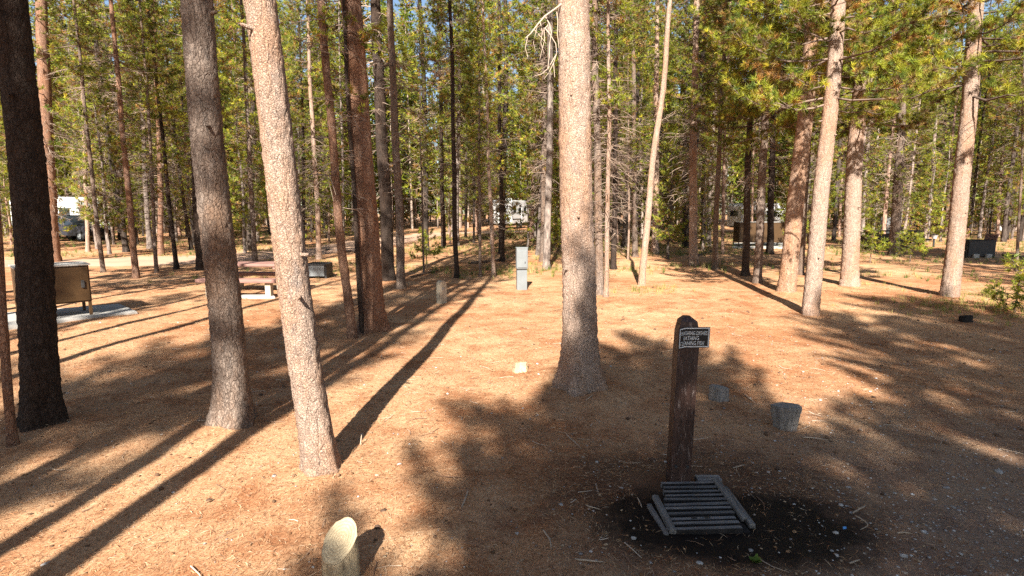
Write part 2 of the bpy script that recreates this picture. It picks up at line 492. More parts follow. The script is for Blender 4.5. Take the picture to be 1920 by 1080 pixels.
# ------------------------------------------------------------------ trees: trunks, crowns, dead branches
def trunk_mesh(name, r, H, sides=14, dz_low=0.12, z_low=4.5, flare=0.35, wig=0.02, rough=0.05, seed=0, bend=None):
    g = np.random.default_rng(seed)
    z = [-0.15]
    while z[-1] < z_low: z.append(z[-1] + dz_low)
    while z[-1] < H - 0.6: z.append(z[-1] + 0.6)
    z.append(H)
    z = np.array(z); k = len(z)
    a = np.arange(sides) * 2 * np.pi / sides
    zz = np.clip(z, 0, None)
    rad = r * (1 - 0.93 * (zz / H)) ** 0.75
    ph, lob = g.uniform(0, 6.28, 2), g.integers(3, 6)
    RR = rad[:, None] * (1 + flare * np.exp(-zz / (1.1 * r + 0.06))[:, None] * (1 + 0.55 * np.cos(lob * a + ph[0]))[None, :]
                         + 0.03 * np.cos(2 * a + ph[1])[None, :])
    RR = RR * (1 + g.normal(0, rough, RR.shape) * np.where(zz < z_low + 3, 1, 0.4)[:, None])
    cx = wig * (np.sin(zz * 0.7 + ph[0]) - np.sin(ph[0])) + wig * 0.5 * (np.sin(zz * 1.9 + ph[1]) - np.sin(ph[1]))
    cyy = wig * (np.cos(zz * 0.8 + ph[1]) - np.cos(ph[1]))
    if bend is not None: cx = cx + bend(zz)
    V = np.stack([cx[:, None] + RR * np.cos(a), cyy[:, None] + RR * np.sin(a), np.repeat(z[:, None], sides, 1)], -1).reshape(-1, 3)
    i = (np.arange(k - 1)[:, None] * sides + np.arange(sides)[None, :]).ravel()
    j = (np.arange(k - 1)[:, None] * sides + (np.arange(sides)[None, :] + 1) % sides).ravel()
    return np_mesh(name, V, np.stack([i, j, j + sides, i + sides], -1), smooth=True)

GREENS = np.array([(0.205, 0.235, 0.024), (0.275, 0.280, 0.028), (0.105, 0.150, 0.024), (0.37, 0.335, 0.032), (0.44, 0.365, 0.040)])
OLD = np.array([(0.36, 0.19, 0.05), (0.32, 0.22, 0.06), (0.22, 0.14, 0.07)])

def tuft_blades(Cn, A, cols, g, n=11, ln=(0.10, 0.17), wd=0.021):
    """Cn,A (N,3) tuft centres and axes -> triangle blades"""
    Nn = len(Cn)
    d = g.normal(0, 1, (Nn, n, 3)); d /= np.linalg.norm(d, axis=2, keepdims=True)
    d = d * 0.85 + A[:, None, :] * 0.75
    d /= np.linalg.norm(d, axis=2, keepdims=True) + 1e-9
    L = g.uniform(ln[0], ln[1], (Nn, n, 1))
    s = np.cross(d, g.normal(0, 1, (Nn, n, 3))); s /= np.linalg.norm(s, axis=2, keepdims=True) + 1e-9
    c = Cn[:, None, :] + g.normal(0, 0.012, (Nn, n, 3))
    p0 = c - s * wd * 0.5; p1 = c + s * wd * 0.5
    p2 = c + d * L
    V = np.stack([p0, p1, p2], 2).reshape(-1, 3)
    F = np.arange(len(V)).reshape(-1, 3)
    cc = np.repeat(cols[:, None, :], n * 3, 1).reshape(-1, 3) * np.repeat(g.uniform(0.75, 1.3, (Nn * n, 1)), 3, 0)
    return V, F, cc

def crown_meshes(name, H, zc, Lmax, seed, dens=1.0, blades=11, old=0.13, step=0.42, wd=0.027, ln=(0.11, 0.19), young=False, shape='pine'):
    """returns (foliage mesh, branch mesh)"""
    g = np.random.default_rng(seed)
    Cs, As, Ks, paths, radii = [], [], [], [], []
    z = zc
    while z < H - 0.12:
        t = (z - zc) / (H - zc)
        if shape == 'round': L0 = Lmax * math.sqrt(max(0.12, 1 - 0.92 * (2 * t - 0.9) ** 2))
        elif shape == 'full': L0 = Lmax * (1.02 - t) ** 0.7
        elif young: L0 = Lmax * (1 - t) ** 0.8 + 0.12
        else: L0 = Lmax * (0.50 + 1.1 * t) if t < 0.28 else Lmax * 0.81 * (1.04 - ((t - 0.28) / 0.72)) ** 0.75
        nb = g.integers(3, 6)
        a0 = g.uniform(0, 6.28)
        for b in range(nb):
            a = a0 + b * 6.28 / nb + g.normal(0, 0.3)
            L = L0 * g.uniform(0.55, 1.2)
            if not young and shape == 'pine' and t < 0.3 and g.random() < 0.35: continue
            up = 0.55 * t + g.uniform(-0.12, 0.18)
            bt = g.uniform(0.62, 1.32); bold = old * (3.5 if g.random() < 0.12 else 0.7)
            h = np.array([math.cos(a), math.sin(a), 0])
            s = np.linspace(0, 1, 6)
            droop = -(0.16 if shape == 'full' else 0.30) * L * (1 - t) * np.sin(s * 2.2) + 0.25 * L * s ** 2.5 + up * L * s
            side = np.array([-h[1], h[0], 0]) * g.normal(0, 0.10) * L
            P = h[None, :] * (L * s)[:, None] + side[None, :] * (s ** 2)[:, None]
            P[:, 2] += droop; P[:, 2] += z + g.normal(0, 0.08); P[1:] += g.normal(0, 0.022 * L, (5, 3))
            paths.append(P); radii.append(np.linspace(0.010 + 0.009 * L, 0.004, 6))
            # twigs with tufts
            nt_ = max(2, int(6.5 * L * dens + g.uniform(0, 1.5)))
            for q in range(nt_):
                u = 1 - (0.84 if shape == 'full' else 0.72) * (q / nt_) ** 1.1
                k = u * 5; i0 = min(4, int(k)); fr = k - i0
                p = P[i0] * (1 - fr) + P[i0 + 1] * fr
                dv = P[i0 + 1] - P[i0]; dv /= np.linalg.norm(dv)
                sd = np.array([-dv[1], dv[0], 0]) * (1 if q % 2 else -1)
                tl = (0.10 + 0.42 * L * (1 - u)) * g.uniform(0.6, 1.2) if q else 0.05
                ax = dv * 0.8 + sd * (0.8 if q else 0) + np.array([0, 0, 0.35 + 0.2 * g.normal()])
                ax /= np.linalg.norm(ax)
                e = p + ax * tl
                if tl > 0.14: paths.append(np.array([p, (p + e) / 2 + [0, 0, -0.02], e])); radii.append(np.array([0.006, 0.005, 0.003]))
                m = 1 if tl < 0.14 else (2 if tl < 0.3 else 3)
                for r_ in range(m):
                    Cs.append(e - ax * 0.13 * r_ + g.normal(0, 0.03, 3)); As.append(ax)
                    o_ = g.random() < (bold if r_ == 0 else bold * 2.2)
                    Ks.append((OLD[g.integers(3)] if o_ else GREENS[min(4, int(abs(g.normal(0, 1.9))))]) * bt)
        z += step * g.uniform(0.7, 1.3)
    # leader
    for q in range(6):
        Cs.append(np.array([0, 0, H - 0.12 * q])); As.append(np.array([0, 0, 1.0])); Ks.append(GREENS[3])
    V, F, cc = tuft_blades(np.array(Cs), np.array(As), np.array(Ks), g, blades, ln, wd)
    fol = np_mesh(name, V, F, cc)
    bv, bf = tubes(paths, radii, 3)
    bc = np.tile(np.array([[0.15, 0.105, 0.08]]), (len(bv), 1)) * g.uniform(0.7, 1.3, (len(bv), 1))
    return fol, np_mesh("branches", bv, bf, bc)

def dead_mesh(name, z0, z1, seed, n=46, L=(0.35, 1.3), rs=1.15, pale=0.62):
    g = np.random.default_rng(seed)
    paths, radii, cols = [], [], []
    def add(P, r, c):
        paths.append(P); radii.append(r); cols.append(np.tile(c, (len(P) * 3, 1)))
    for i in range(n):
        z = z0 + (z1 - z0) * (g.random() ** 0.75)
        a = g.uniform(0, 6.28); l = g.uniform(*L) * (0.55 + 0.6 * (z - z0) / (z1 - z0 + .01))
        h = np.array([math.cos(a), math.sin(a), 0]); s = np.linspace(0, 1, 5)
        dr = g.uniform(-0.55, 0.12)
        P = h[None] * (l * s)[:, None] + np.array([-h[1], h[0], 0])[None] * (g.normal(0, 0.12) * l * s ** 2)[:, None]
        P[:, 2] += z + dr * l * s ** 1.6 + g.normal(0, 0.015, 5)
        c = np.array([0.30, 0.22, 0.165]) if g.random() < pale else np.array([0.14, 0.10, 0.08])
        add(P, np.linspace(0.009 + 0.005 * l, 0.003, 5) * rs, c)
        for q in range(g.integers(3, 8)):
            u = g.uniform(0.35, 0.95); k = u * 4; i0 = min(3, int(k)); p = P[i0] + (P[i0 + 1] - P[i0]) * (k - i0)
            d = h * g.uniform(0.1, 0.8) + np.array([-h[1], h[0], 0]) * g.choice([-1, 1]) * g.uniform(0.3, 1) + np.array([0, 0, g.uniform(-1.0, 0.25)])
            d /= np.linalg.norm(d); tl = g.uniform(0.12, 0.45) * (1.2 - u)* 1.6
            add(np.array([p, p + d * tl * 0.5, p + d * tl + [0, 0, g.normal(0, 0.04)]]), np.array([0.0055, 0.0045, 0.0025]) * rs, c * g.uniform(0.8, 1.2))
    V, F = tubes(paths, radii, 3)
    return np_mesh(name, V, F, np.concatenate(cols))

# shared crown shapes: (foliage, branches, height, crown base)
CR = {}
for key, (H, zc, Lm, sd, dens, old) in {
        'high_a': (20.0, 9.0, 1.55, 11, 1.0, .10), 'high_b': (20.0, 8.0, 1.75, 12, 1.0, .12), 'high_c': (20.0, 10.5, 1.5, 13, 1.0, .10),
        'mid_a': (20.0, 6.0, 1.7, 14, 1.0, .14), 'mid_b': (20.0, 5.2, 1.6, 15, 1.0, .12), 'low_a': (20.0, 4.2, 1.75, 16, 1.05, .16),
        'low_b': (20.0, 3.2, 1.55, 17, 1.0, .14), 'slim_a': (20.0, 4.5, 1.1, 18, 1.25, .14), 'slim_b': (20.0, 7.0, 1.15, 19, 1.2, .12),
        'deep_a': (20.0, 1.8, 1.5, 21, 1.1, .16), 'deep_b': (20.0, 2.6, 1.7, 22, 1.1, .13)}.items():
    f, b = crown_meshes("crown", H, zc, Lm * (1.0 if key.startswith('high') else 1.25), sd, dens * 1.0, blades=13, old=old, wd=0.024)
    f.materials.append(M['needle']); b.materials.append(M['twig'])
    CR[key] = (f, b, H, zc)
for key, (H, zc, Lm, sd, shp) in {'bushy': (20.0, 7.0, 2.9, 20, 'round'), 'short': (20.0, 13.2, 1.3, 24, 'round'), 'short_w': (20.0, 15.6, 2.1, 27, 'round')}.items():
    f, b = crown_meshes("crown", H, zc, Lm, sd, 1.7 if key == 'bushy' else 1.15, blades=11, old=.08, step=0.36 if key == 'bushy' else 0.5, wd=0.05, ln=(0.14, 0.26), shape=shp)
    f.materials.append(M['needle']); b.materials.append(M['twig']); CR[key] = (f, b, H, zc)
for key, (H, zc, Lm, sd) in {'tuft_a': (20.0, 4.9, 2.3, 25), 'tuft_b': (20.0, 4.4, 2.0, 26)}.items():
    f, b = crown_meshes("crown", H, zc, Lm, sd, 1.35, blades=34, old=.17, wd=0.0125, ln=(0.10, 0.18), shape='full')
    f.materials.append(M['needle']); b.materials.append(M['twig']); CR[key] = (f, b, H, zc)
YG = {}
for key, (H, zc, Lm, sd) in {'y_a': (6.0, 0.9, 1.05, 31), 'y_b': (5.0, 0.7, 0.95, 32), 'y_c': (7.5, 1.4, 1.15, 33)}.items():
    f, b = crown_meshes("crown", H, zc, Lm, sd, 1.15, blades=11, old=0.12, step=0.30, young=True)
    f.materials.append(M['needle']); b.materials.append(M['twig'])
    YG[key] = (f, b, H, zc)
DEAD = {}
for key, (z0, z1, sd, n) in {'d_a': (2.0, 9.0, 41, 90), 'd_b': (1.5, 7.0, 42, 85), 'd_c': (2.6, 11, 43, 90), 'd_d': (1.2, 6.0, 44, 100)}.items():
    me = dead_mesh("dead_branches", z0, z1, sd, n); me.materials.append(M['twig']); DEAD[key] = me

def tree(loc, r, H, crown, bark, label, group, dead=None, axis=None, near=False, rz=0.0, seed=0, bend=None, flare=0.3, cat="tree", trunk=None, name="pine_tree", wig=0.02):
    e = empty(name, loc)
    q = Quaternion((0, 0, 1), rz)
    if axis is not None: q = Vector((0, 0, 1)).rotation_difference(Vector(axis).normalized())
    e.rotation_mode = 'QUATERNION'; e.rotation_quaternion = q
    tag(e, label, cat, group)
    if trunk is None:
        trunk = trunk_mesh("trunk", r, H, 44 if near else 14, 0.03 if near else 0.15, 4.2 if near else 6.0, flare, wig, 0.03 if near else 0.045, seed, bend)
        trunk.materials.append(bark)
        link("trunk", trunk, None, e)
    else:
        t = link("trunk", trunk, None, e); t.scale = (r, r, H)
    if near:
        gs = np.random.default_rng(seed + 5)
        for _ in range(3):
            zz_ = gs.uniform(1.0, 4.5); an = gs.uniform(3.4, 6.0); l_ = r + gs.uniform(0.02, 0.09)
            dv = np.array([math.cos(an), math.sin(an), gs.uniform(-.3, .2)])
            V_, F_ = tubes([np.array([dv * r * 0.6, dv * (r + l_) * 0.55, dv * l_])], [np.array([.016, .013, .004])], 6)
            so = link("branch_stub", np_mesh("branch_stub", V_, F_, smooth=True), bark, e, (0, 0, zz_))
    f, b, H0, zc = crown
    s = H / H0
    c = link("crown", f, None, e); c.scale = (s, s, s)
    bb = link("branches", b, None, c)
    c["kind"] = "stuff"; bb["kind"] = "stuff"
    if axis is not None: c.rotation_euler = (0, 0, rz)
    if bend is not None: c.location.x = float(bend(np.array([H * 0.6]))[0])
    if dead is not None:
        d = link("dead_branches", dead, None, e); d.rotation_euler = (0, 0, rz * 1.7); k = min(1.0, 0.55 + r * 3); d.scale = (k, k, min(1.0, s * 1.05)); d["kind"] = "stuff"
    return e

placed = []
def named(xb, yb, wpx, xt, bark, crown, label, dead=None, H=None, near=False, group=None, wt=1.0, **kw):
    p, t = at(xb, yb)
    p.z = float(gz(p.x, p.y))
    r = 0.5 * wpx * t / FPX * wt
    top = at_y(xt, 0, p.y)
    ax = top - p
    if H is None: H = min(22.0, max(11.0, 9 + r * 62))
    sd = int(xb * 7 + yb) % 9973
    random.seed(sd)
    tree(p, r, H, CR[crown], M[bark], label, group or "pines at the edge of the clearing", DEAD[dead] if dead else None, ax, near, random.uniform(0, 6.28), sd, **kw)
    placed.append((p.x, p.y))

B, BR, BG, BD = 'bark', 'bark_red', 'bark_grey', 'bark_shaded'
# --- the trunks one can tell apart, front to back (photo pixel of the foot, width, x where it leaves the top of the frame)
named(24, 838, 15, -44, BR, 'high_c', "thin dark trunk cut by the left edge of the picture", H=15, group="foreground pines")
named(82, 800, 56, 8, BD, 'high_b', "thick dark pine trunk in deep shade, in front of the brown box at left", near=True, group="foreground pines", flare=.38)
named(440, 803, 56, 380, BG, 'high_a', "grey pine trunk dappled with shade, in front of the nearer picnic table", near=True, group="foreground pines", flare=.5)
named(603, 886, 60, 492, B, 'high_c', "nearest sunlit pale pine trunk, leaning left, beside the long trunk shadow", near=True, group="foreground pines", flare=.22)
named(1086, 732, 60, 1077, B, 'high_a', "big upright sunlit pine trunk with a drooping dead branch, at the centre", near=True, group="foreground pines", flare=.5)
named(661, 634, 17, 610, BR, 'high_b', "slender trunk just left of the reddish flared pine", 'd_c', H=14, wig=.03)
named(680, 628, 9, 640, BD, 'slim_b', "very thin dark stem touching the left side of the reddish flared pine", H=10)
named(698, 622, 40, 660, BR, 'high_a', "reddish brown dappled pine trunk with a flared root foot", near=True, flare=.55)
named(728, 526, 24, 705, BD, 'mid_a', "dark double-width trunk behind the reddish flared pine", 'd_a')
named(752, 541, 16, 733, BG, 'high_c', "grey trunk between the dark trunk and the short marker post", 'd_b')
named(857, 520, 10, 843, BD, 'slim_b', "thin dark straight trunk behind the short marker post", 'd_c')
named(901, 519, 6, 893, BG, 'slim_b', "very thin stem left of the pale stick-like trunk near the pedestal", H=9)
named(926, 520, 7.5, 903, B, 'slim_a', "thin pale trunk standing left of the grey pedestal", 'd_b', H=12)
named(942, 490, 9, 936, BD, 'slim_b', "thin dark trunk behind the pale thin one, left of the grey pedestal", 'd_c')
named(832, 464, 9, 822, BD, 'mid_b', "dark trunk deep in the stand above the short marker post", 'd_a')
named(795, 513, 4, 786, BG, 'slim_b', "hair-thin sapling stem between grey trunk and short marker post", H=8)
named(1019, 490, 14, 1018, BG, 'low_a', "dark trunk with a pale foot, right of the grey pedestal", 'd_a')
named(1124, 552, 15, 1118, BG, 'mid_a', "grey trunk half hidden behind the big centre pine", 'd_a')
named(1136, 556, 9, 1140, B, 'high_b', "pale thin trunk just right of the big centre pine", 'd_b', H=13)
named(1150, 505, 11, 1156, BD, 'slim_b', "dark trunk rising behind the pale thin one by the centre pine", 'd_d')
named(1203, 536, 13, 1252, B, 'high_c', "slender pine leaning right, with a curved foot in yellow grass", H=14, wig=.04)
named(1228, 476, 13, 1232, B, 'slim_a', "sunlit orange-grey trunk crossing behind the leaning slender pine", 'd_b')
named(1191, 482, 10, 1187, BG, 'mid_a', "grey trunk left of the leaning slender pine", 'd_d')
named(1178, 487, 4.5, 1178, B, 'slim_b', "pale hair-thin stem left of the leaning slender pine", H=8)
named(1300, 497, 16, 1306, B, 'mid_b', "twiggy pale trunk with dark top, above the sign post", 'd_d')
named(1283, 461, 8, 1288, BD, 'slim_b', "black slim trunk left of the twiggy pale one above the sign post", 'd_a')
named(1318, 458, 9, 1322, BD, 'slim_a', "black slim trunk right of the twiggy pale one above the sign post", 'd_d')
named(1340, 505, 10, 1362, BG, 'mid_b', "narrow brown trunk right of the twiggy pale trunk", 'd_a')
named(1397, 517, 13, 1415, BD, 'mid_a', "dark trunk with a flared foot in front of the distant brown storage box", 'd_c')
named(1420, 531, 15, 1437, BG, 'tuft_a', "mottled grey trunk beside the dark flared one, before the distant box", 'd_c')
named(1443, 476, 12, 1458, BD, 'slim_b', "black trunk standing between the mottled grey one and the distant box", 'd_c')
named(1475, 549, 30, 1524, 'bark_tan', 'tuft_a', "thick reddish sunlit trunk marked with curling branch shadows", near=True, H=19, flare=.15)
named(1500, 516, 11, 1534, BG, 'mid_a', "thin trunk squeezed between the two thick sunlit trunks", 'd_a')
named(1519, 590, 29, 1568, B, 'tuft_b', "pale clean sunlit trunk with a straight dark shadow at its foot", near=True, H=18, flare=.1)
named(1592, 537, 30, 1622, B, 'tuft_b', "stout pale trunk with two dark shade patches, right of the clean pale trunk", near=True, H=19, flare=.18)
named(1676, 478, 18, 1700, BG, 'low_b', "grey trunk rising through the distant picnic table", 'd_d', H=17)
named(1697, 436, 14, 1706, B, 'mid_b', "orange lit trunk behind the grey one at the distant picnic table", 'd_a')
named(1780, 558, 29, 1830, B, 'tuft_a', "tall pale dappled trunk at right, in front of the dark fire box", near=True, H=19, flare=.12)
named(256, 521, 11, 208, BR, 'slim_a', "brown trunk behind the near brown box, right of the dirt road patch", 'd_a')
named(194, 512, 8, 140, BG, 'slim_b', "thin leaning trunk standing in the sunlit dirt road patch at left", 'd_c')
named(331, 506, 8, 276, BD, 'slim_b', "black leaning trunk left of the nearer picnic table", 'd_b')
named(294, 512, 7, 262, BG, 'slim_a', "thin dark stem left of the black leaning trunk", 'd_d', H=12)
named(98, 492, 26, 78, BR, 'low_b', "broad reddish trunk behind the near brown box", 'd_d')
named(82, 490, 10, 50, BG, 'mid_b', "narrow dark trunk against the broad reddish one at left", 'd_a')
named(376, 506, 14, 356, BD, 'low_a', "dark bushy trunk just left of the dappled grey pine", 'd_d')
named(478, 492, 9, 452, BG, 'slim_a', "thin trunk between the dappled grey pine and the nearest pale pine", 'd_b')
named(165, 472, 7, 146, B, 'slim_a', "pale thin trunk in the grass before the white motorhome", 'd_b')
named(302, 478, 10, 288, BR, 'mid_b', "short reddish sunlit trunk beyond the dirt road at left", 'd_a')
named(598, 486, 10, 575, B, 'low_b', "sunlit trunk beyond the fire ring, right of the nearest pale pine", 'd_d')
named(1905, 508, 5, 1925, BG, 'slim_b', "hair-thin dark stem near the right edge of the picture", H=9)

# --- pines behind the viewpoint, out of the frame: their shade lies across the floor
def behind(x, y, H, r, crown, label, rz=0.0, bark=BG):
    tree(Vector((x, y, float(gz(x, y)))), r, H, CR[crown], M[bark], label, "pines standing behind the viewpoint", None, None, False, rz, int(abs(x * 31 + y * 17) * 10))
    placed.append((x, y))
behind(-3.14, -2.0, 19.0, .13, 'high_c', "bare stemmed pine left of the viewpoint, first of the three throwing stripes", 0.4)
behind(-3.8, -3.0, 19.0, .12, 'high_c', "bare stemmed pine left of the viewpoint, second of the three throwing stripes", 1.4)
behind(-4.35, -1.6, 19.0, .12, 'high_c', "bare stemmed pine left of the viewpoint, third of the three throwing stripes", 2.4)
T1P = at(82, 800)[0]
T1X = T1P.x - (T1P.y + 1.0) * math.tan(SUN_AZ)
def shade(tip_x, tip_d, H, r, crown, label, rz=0.0, bark=BG):
    """stand the tree where the shadow of its top ends at (tip_x, tip_d)"""
    k = H / math.tan(SUN_EL)
    behind(tip_x - k * math.sin(SUN_AZ), tip_d - k * math.cos(SUN_AZ), H, r, crown, label, rz, bark)
shade(2.05, 7.8, 12.5, .14, 'bushy', "bushy pine behind the viewpoint shading the drain and post", 0.3)
shade(0.85, 5.8, 12.0, .13, 'bushy', "bushy pine left of the one that shades the drain, behind the viewpoint", 2.3)
shade(1.5, 6.9, 11.0, .13, 'bushy', "smallest bushy pine behind the viewpoint, between the two shading the post", 4.4)
shade(3.9, 4.9, 13.0, .15, 'bushy', "pine behind the viewpoint shading the lower right gravel", 2.1)
shade(8.9, 12.0, 18.0, .17, 'bushy', "tallest pine behind the viewpoint shading the right hand floor", 1.3)
shade(6.3, 10.0, 15.0, .15, 'bushy', "pine behind the viewpoint shading the floor before the right pale trunk", 4.1)
shade(3.6, 5.6, 14.0, .15, 'high_a', "thin crowned pine behind the viewpoint dappling the right floor", 3.1)
shade(7.6, 8.4, 14.0, .15, 'bushy', "low bushy pine behind the viewpoint thickening the shade at right", 5.1)
shade(9.2, 9.6, 15.0, .15, 'bushy', "second low bushy pine behind the viewpoint, farther right", 0.7)
shade(11.5, 9.0, 18.0, .15, 'bushy', "pine right behind the viewpoint shading the right edge", 3.1)
shade(-2.25, 14.0, 20.0, .13, 'short', "tall bare pine left behind the viewpoint throwing a stripe past the grey trunk", 0.0)
shade(-3.4, 11.0, 19.0, .15, 'short_w', "second tall bare pine left behind the viewpoint", 1.0)
shade(-3.5, 8.8, 17.0, .15, 'short_w', "third tall bare pine left behind the viewpoint", 2.0)
shade(-4.9, 7.4, 17.0, .15, 'short_w', "fourth tall bare pine at far left behind the viewpoint", 2.6)
behind(T1X, -1.0, 18.0, .27, 'high_b', "thick pine at left out of the frame shading the dark trunk", 3.0)
shade(-7.95, 13.2, 13.0, .13, 'short', "pine left out of the frame shading the brown box", 0.6)
behind(-7.6, 3.4, 17.0, .10, 'high_c', "thin pine left out of the frame, nearest the brown box", 0.6)
behind(-6.7, 1.9, 18.0, .11, 'high_c', "thin pine left out of the frame throwing a line across the sunny floor", 1.6)
behind(-8.8, 1.2, 18.0, .12, 'high_a', "pine left out of the frame beyond the thin ones", 2.6)
behind(-10.2, 6.0, 17.0, .10, 'slim_b', "thin pine far left out of the frame behind the box", 3.6)
behind(-12.9, 12.0, 18.0, .16, 'tuft_a', "leafy pine just outside the left edge reaching into the picture", 1.1)
behind(-10.6, 9.6, 16.0, .13, 'tuft_b', "leafy pine outside the left edge, nearer than the box", 2.2)
behind(12.5, 1.0, 18.0, .15, 'mid_b', "pine right out of the frame beside the clearing", 0.9)
behind(-12.5, 3.0, 18.0, .15, 'mid_a', "pine far left out of the frame beside the box", 2.5)
shade(20.3, 30.5, 16.0, .16, 'bushy', "bushy pine right out of the frame shading the distant picnic table", 1.7)
shade(23.5, 29.0, 16.0, .16, 'bushy', "bushy pine right out of the frame beyond the one shading the table", 2.7)
shade(21.5, 38.0, 17.0, .16, 'bushy', "bushy pine right out of the frame, farthest of those shading the table", 3.7)
behind(15.0, 6.0, 18.0, .15, 'mid_b', "pine right out of the frame shading the fire box", 4.0)

# --- the dense stand behind: individual pines from shared shapes
UT = {}
for k, (bk, sd) in enumerate(((B, 51), (BD, 52), (BR, 53), (BG, 54), (BD, 55), (BG, 56))):
    # unit trunk: radius 1, height 1 (scaled per tree)
    g = np.random.default_rng(sd); sides = 9
    z = np.concatenate([[-0.01, 0.0, 0.006, 0.014, 0.03], np.linspace(0.06, 1, 26)]); a = np.arange(sides) * 2 * np.pi / sides
    rad = (1 - 0.93 * np.clip(z, 0, 1)) ** 0.75 * (1 + 0.35 * np.exp(-np.clip(z, 0, 1) / 0.009))
    RR = rad[:, None] * (1 + g.normal(0, 0.05, (len(z), sides)))
    cx = 0.5 * (np.sin(z * 9 + sd) - math.sin(sd)); cyy = 0.5 * (np.cos(z * 8 + sd) - math.cos(sd))
    V = np.stack([cx[:, None] + RR * np.cos(a), cyy[:, None] + RR * np.sin(a), np.repeat(z[:, None], sides, 1)], -1).reshape(-1, 3)
    i = (np.arange(len(z) - 1)[:, None] * sides + np.arange(sides)[None, :]).ravel()
    j = (np.arange(len(z) - 1)[:, None] * sides + (np.arange(sides)[None, :] + 1) % sides).ravel()
    me = np_mesh("trunk", V, np.stack([i, j, j + sides, i + sides], -1), smooth=True); UT[k] = (me, bk)
def stand_bark(name, c1, c2, dark):
    m, nt, b = new_mat(name, 0.9, 0.1)
    oc = coords(nt); oi = N(nt, "ShaderNodeObjectInfo")
    gc = N(nt, "ShaderNodeNewGeometry").outputs["Position"]
    f = noise(nt, mapping(nt, gc, (1, 1, 0.4)), 9.0, 5, 0.7)
    col = ramp(nt, f, [(0.32, dark), (0.5, c1), (0.68, c2)])
    hue = N(nt, "ShaderNodeHueSaturation"); nt.links.new(col, hue.inputs["Color"])
    vr = N(nt, "ShaderNodeMapRange"); vr.inputs["To Min"].default_value = 0.7; vr.inputs["To Max"].default_value = 1.2
    nt.links.new(oi.outputs["Random"], vr.inputs["Value"]); nt.links.new(vr.outputs[0], hue.inputs["Value"])
    nt.links.new(hue.outputs[0], b.inputs["Base Color"])
    bump(nt, b, noise(nt, gc, 35.0, 4, 0.7), 0.8, 0.03)
    return m
SB = {B: stand_bark("stand_bark_pale", (0.34, 0.26, 0.21), (0.46, 0.37, 0.30), (0.12, 0.085, 0.07)),
      BG: stand_bark("stand_bark_grey", (0.19, 0.15, 0.125), (0.29, 0.24, 0.20), (0.06, 0.045, 0.038)),
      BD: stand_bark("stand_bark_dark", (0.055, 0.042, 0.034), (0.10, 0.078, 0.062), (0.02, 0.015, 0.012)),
      BR: stand_bark("stand_bark_red", (0.25, 0.155, 0.11), (0.37, 0.25, 0.19), (0.08, 0.05, 0.04))}
for k in UT: UT[k][0].materials.append(SB[UT[k][1]])

def zone(sx):
    if sx < 0: return "outside the left edge"
    if sx > 1920: return "outside the right edge"
    if sx < 230: return "left of the dirt road patch"
    if sx < 620: return "behind the nearer picnic table"
    if sx < 1040: return "behind the grey pedestal"
    if sx < 1340: return "right of the big centre pine"
    if sx < 1620: return "behind the distant brown box"
    return "behind the distant picnic table"

def fill():
    g = np.random.default_rng(99)
    n = 0; tries = 0
    made = []
    while n < 232 and tries < 9000:
        tries += 1
        y = math.sqrt(g.uniform(17.5 ** 2, 50 ** 2))
        x = g.uniform(-1.08, 1.08) * y
        s = screen(x, y)
        if s is None: continue
        sx, sy = s
        # clearings of the photograph
        if y < 24 and -22 < x < -8 and 17 < y: continue
        if 1560 < sx and y < 36 and x > 12: continue
        if 700 < sx < 1010 and y < 24: continue
        if 1090 < sx < 1560 and y < 23: continue
        if 1365 < sx < 1490 and y < 35: continue
        # dirt road
        if x < -10 and 18.5 < y < 24.5: continue
        if -11.5 < x < -5.5 and 24 < y < 52: continue
        if x > -8 and 52.5 < y < 60.5: continue
        # stay clear of vehicles
        if -36 < x < -28.5 and 36 < y < 44.5: continue
        if abs(sx - 968) < 16: continue
        if 18 < x < 30 and 46 < y < 56: continue
        md = 1.25 if y < 36 else 1.0
        if any((x - a) ** 2 + (y - b) ** 2 < md * md for a, b in placed): continue
        placed.append((x, y))
        p = Vector((x, y, float(gz(x, y))))
        kind = g.random()
        zz = zone(sx)
        if kind < 0.33:
            key = ['y_a', 'y_b', 'y_c'][g.integers(3)]; f = YG[key]; H = f[2] * g.uniform(0.6, 1.15)
            e = tree(p, 0.035 + H * 0.006, H, f, None, "young", "young pines in the stand " + zz, None, None, False, g.uniform(0, 6.28),
                 trunk=UT[g.integers(6)][0])
            made.append((sx, zz, 'young', e))
        else:
            cr = ['mid_b', 'low_a', 'low_b', 'slim_a', 'slim_b', 'deep_a', 'deep_b', 'deep_a', 'deep_b'][g.integers(9)]
            H = g.uniform(14, 23); r = g.uniform(0.055, 0.15)
            ti = g.integers(6)
            word = {B: "pale", BG: "grey", BR: "reddish", BD: "dark"}[UT[ti][1]]
            ax = (g.normal(0, 0.025), g.normal(0, 0.025), 1)
            e = tree(p, r, H, CR[cr], None, "slim", "pines deep in the stand " + zz,
                 DEAD[['d_a', 'd_b', 'd_c', 'd_d'][g.integers(4)]], ax, False, g.uniform(0, 6.28), trunk=UT[ti][0])
            made.append((sx, zz, word, e))
        n += 1
    # each one is told apart by its kind, what it stands behind, and its place counted from the left
    ordn = "first second third fourth fifth sixth seventh eighth ninth tenth eleventh twelfth thirteenth fourteenth fifteenth sixteenth seventeenth eighteenth nineteenth twentieth".split()
    cnt = {}
    for sx, zz, word, e in sorted(made, key=lambda q: q[0]):
        k = cnt[(zz, word)] = cnt.get((zz, word), 0) + 1
        o_ = ordn[k - 1] if k <= 20 else "twenty-" + ordn[k - 21]
        e["label"] = ("young bushy pine " if word == 'young' else "slim " + word + " trunked pine ") + zz + ", " + o_ + " " + word + " one from the left"
fill()

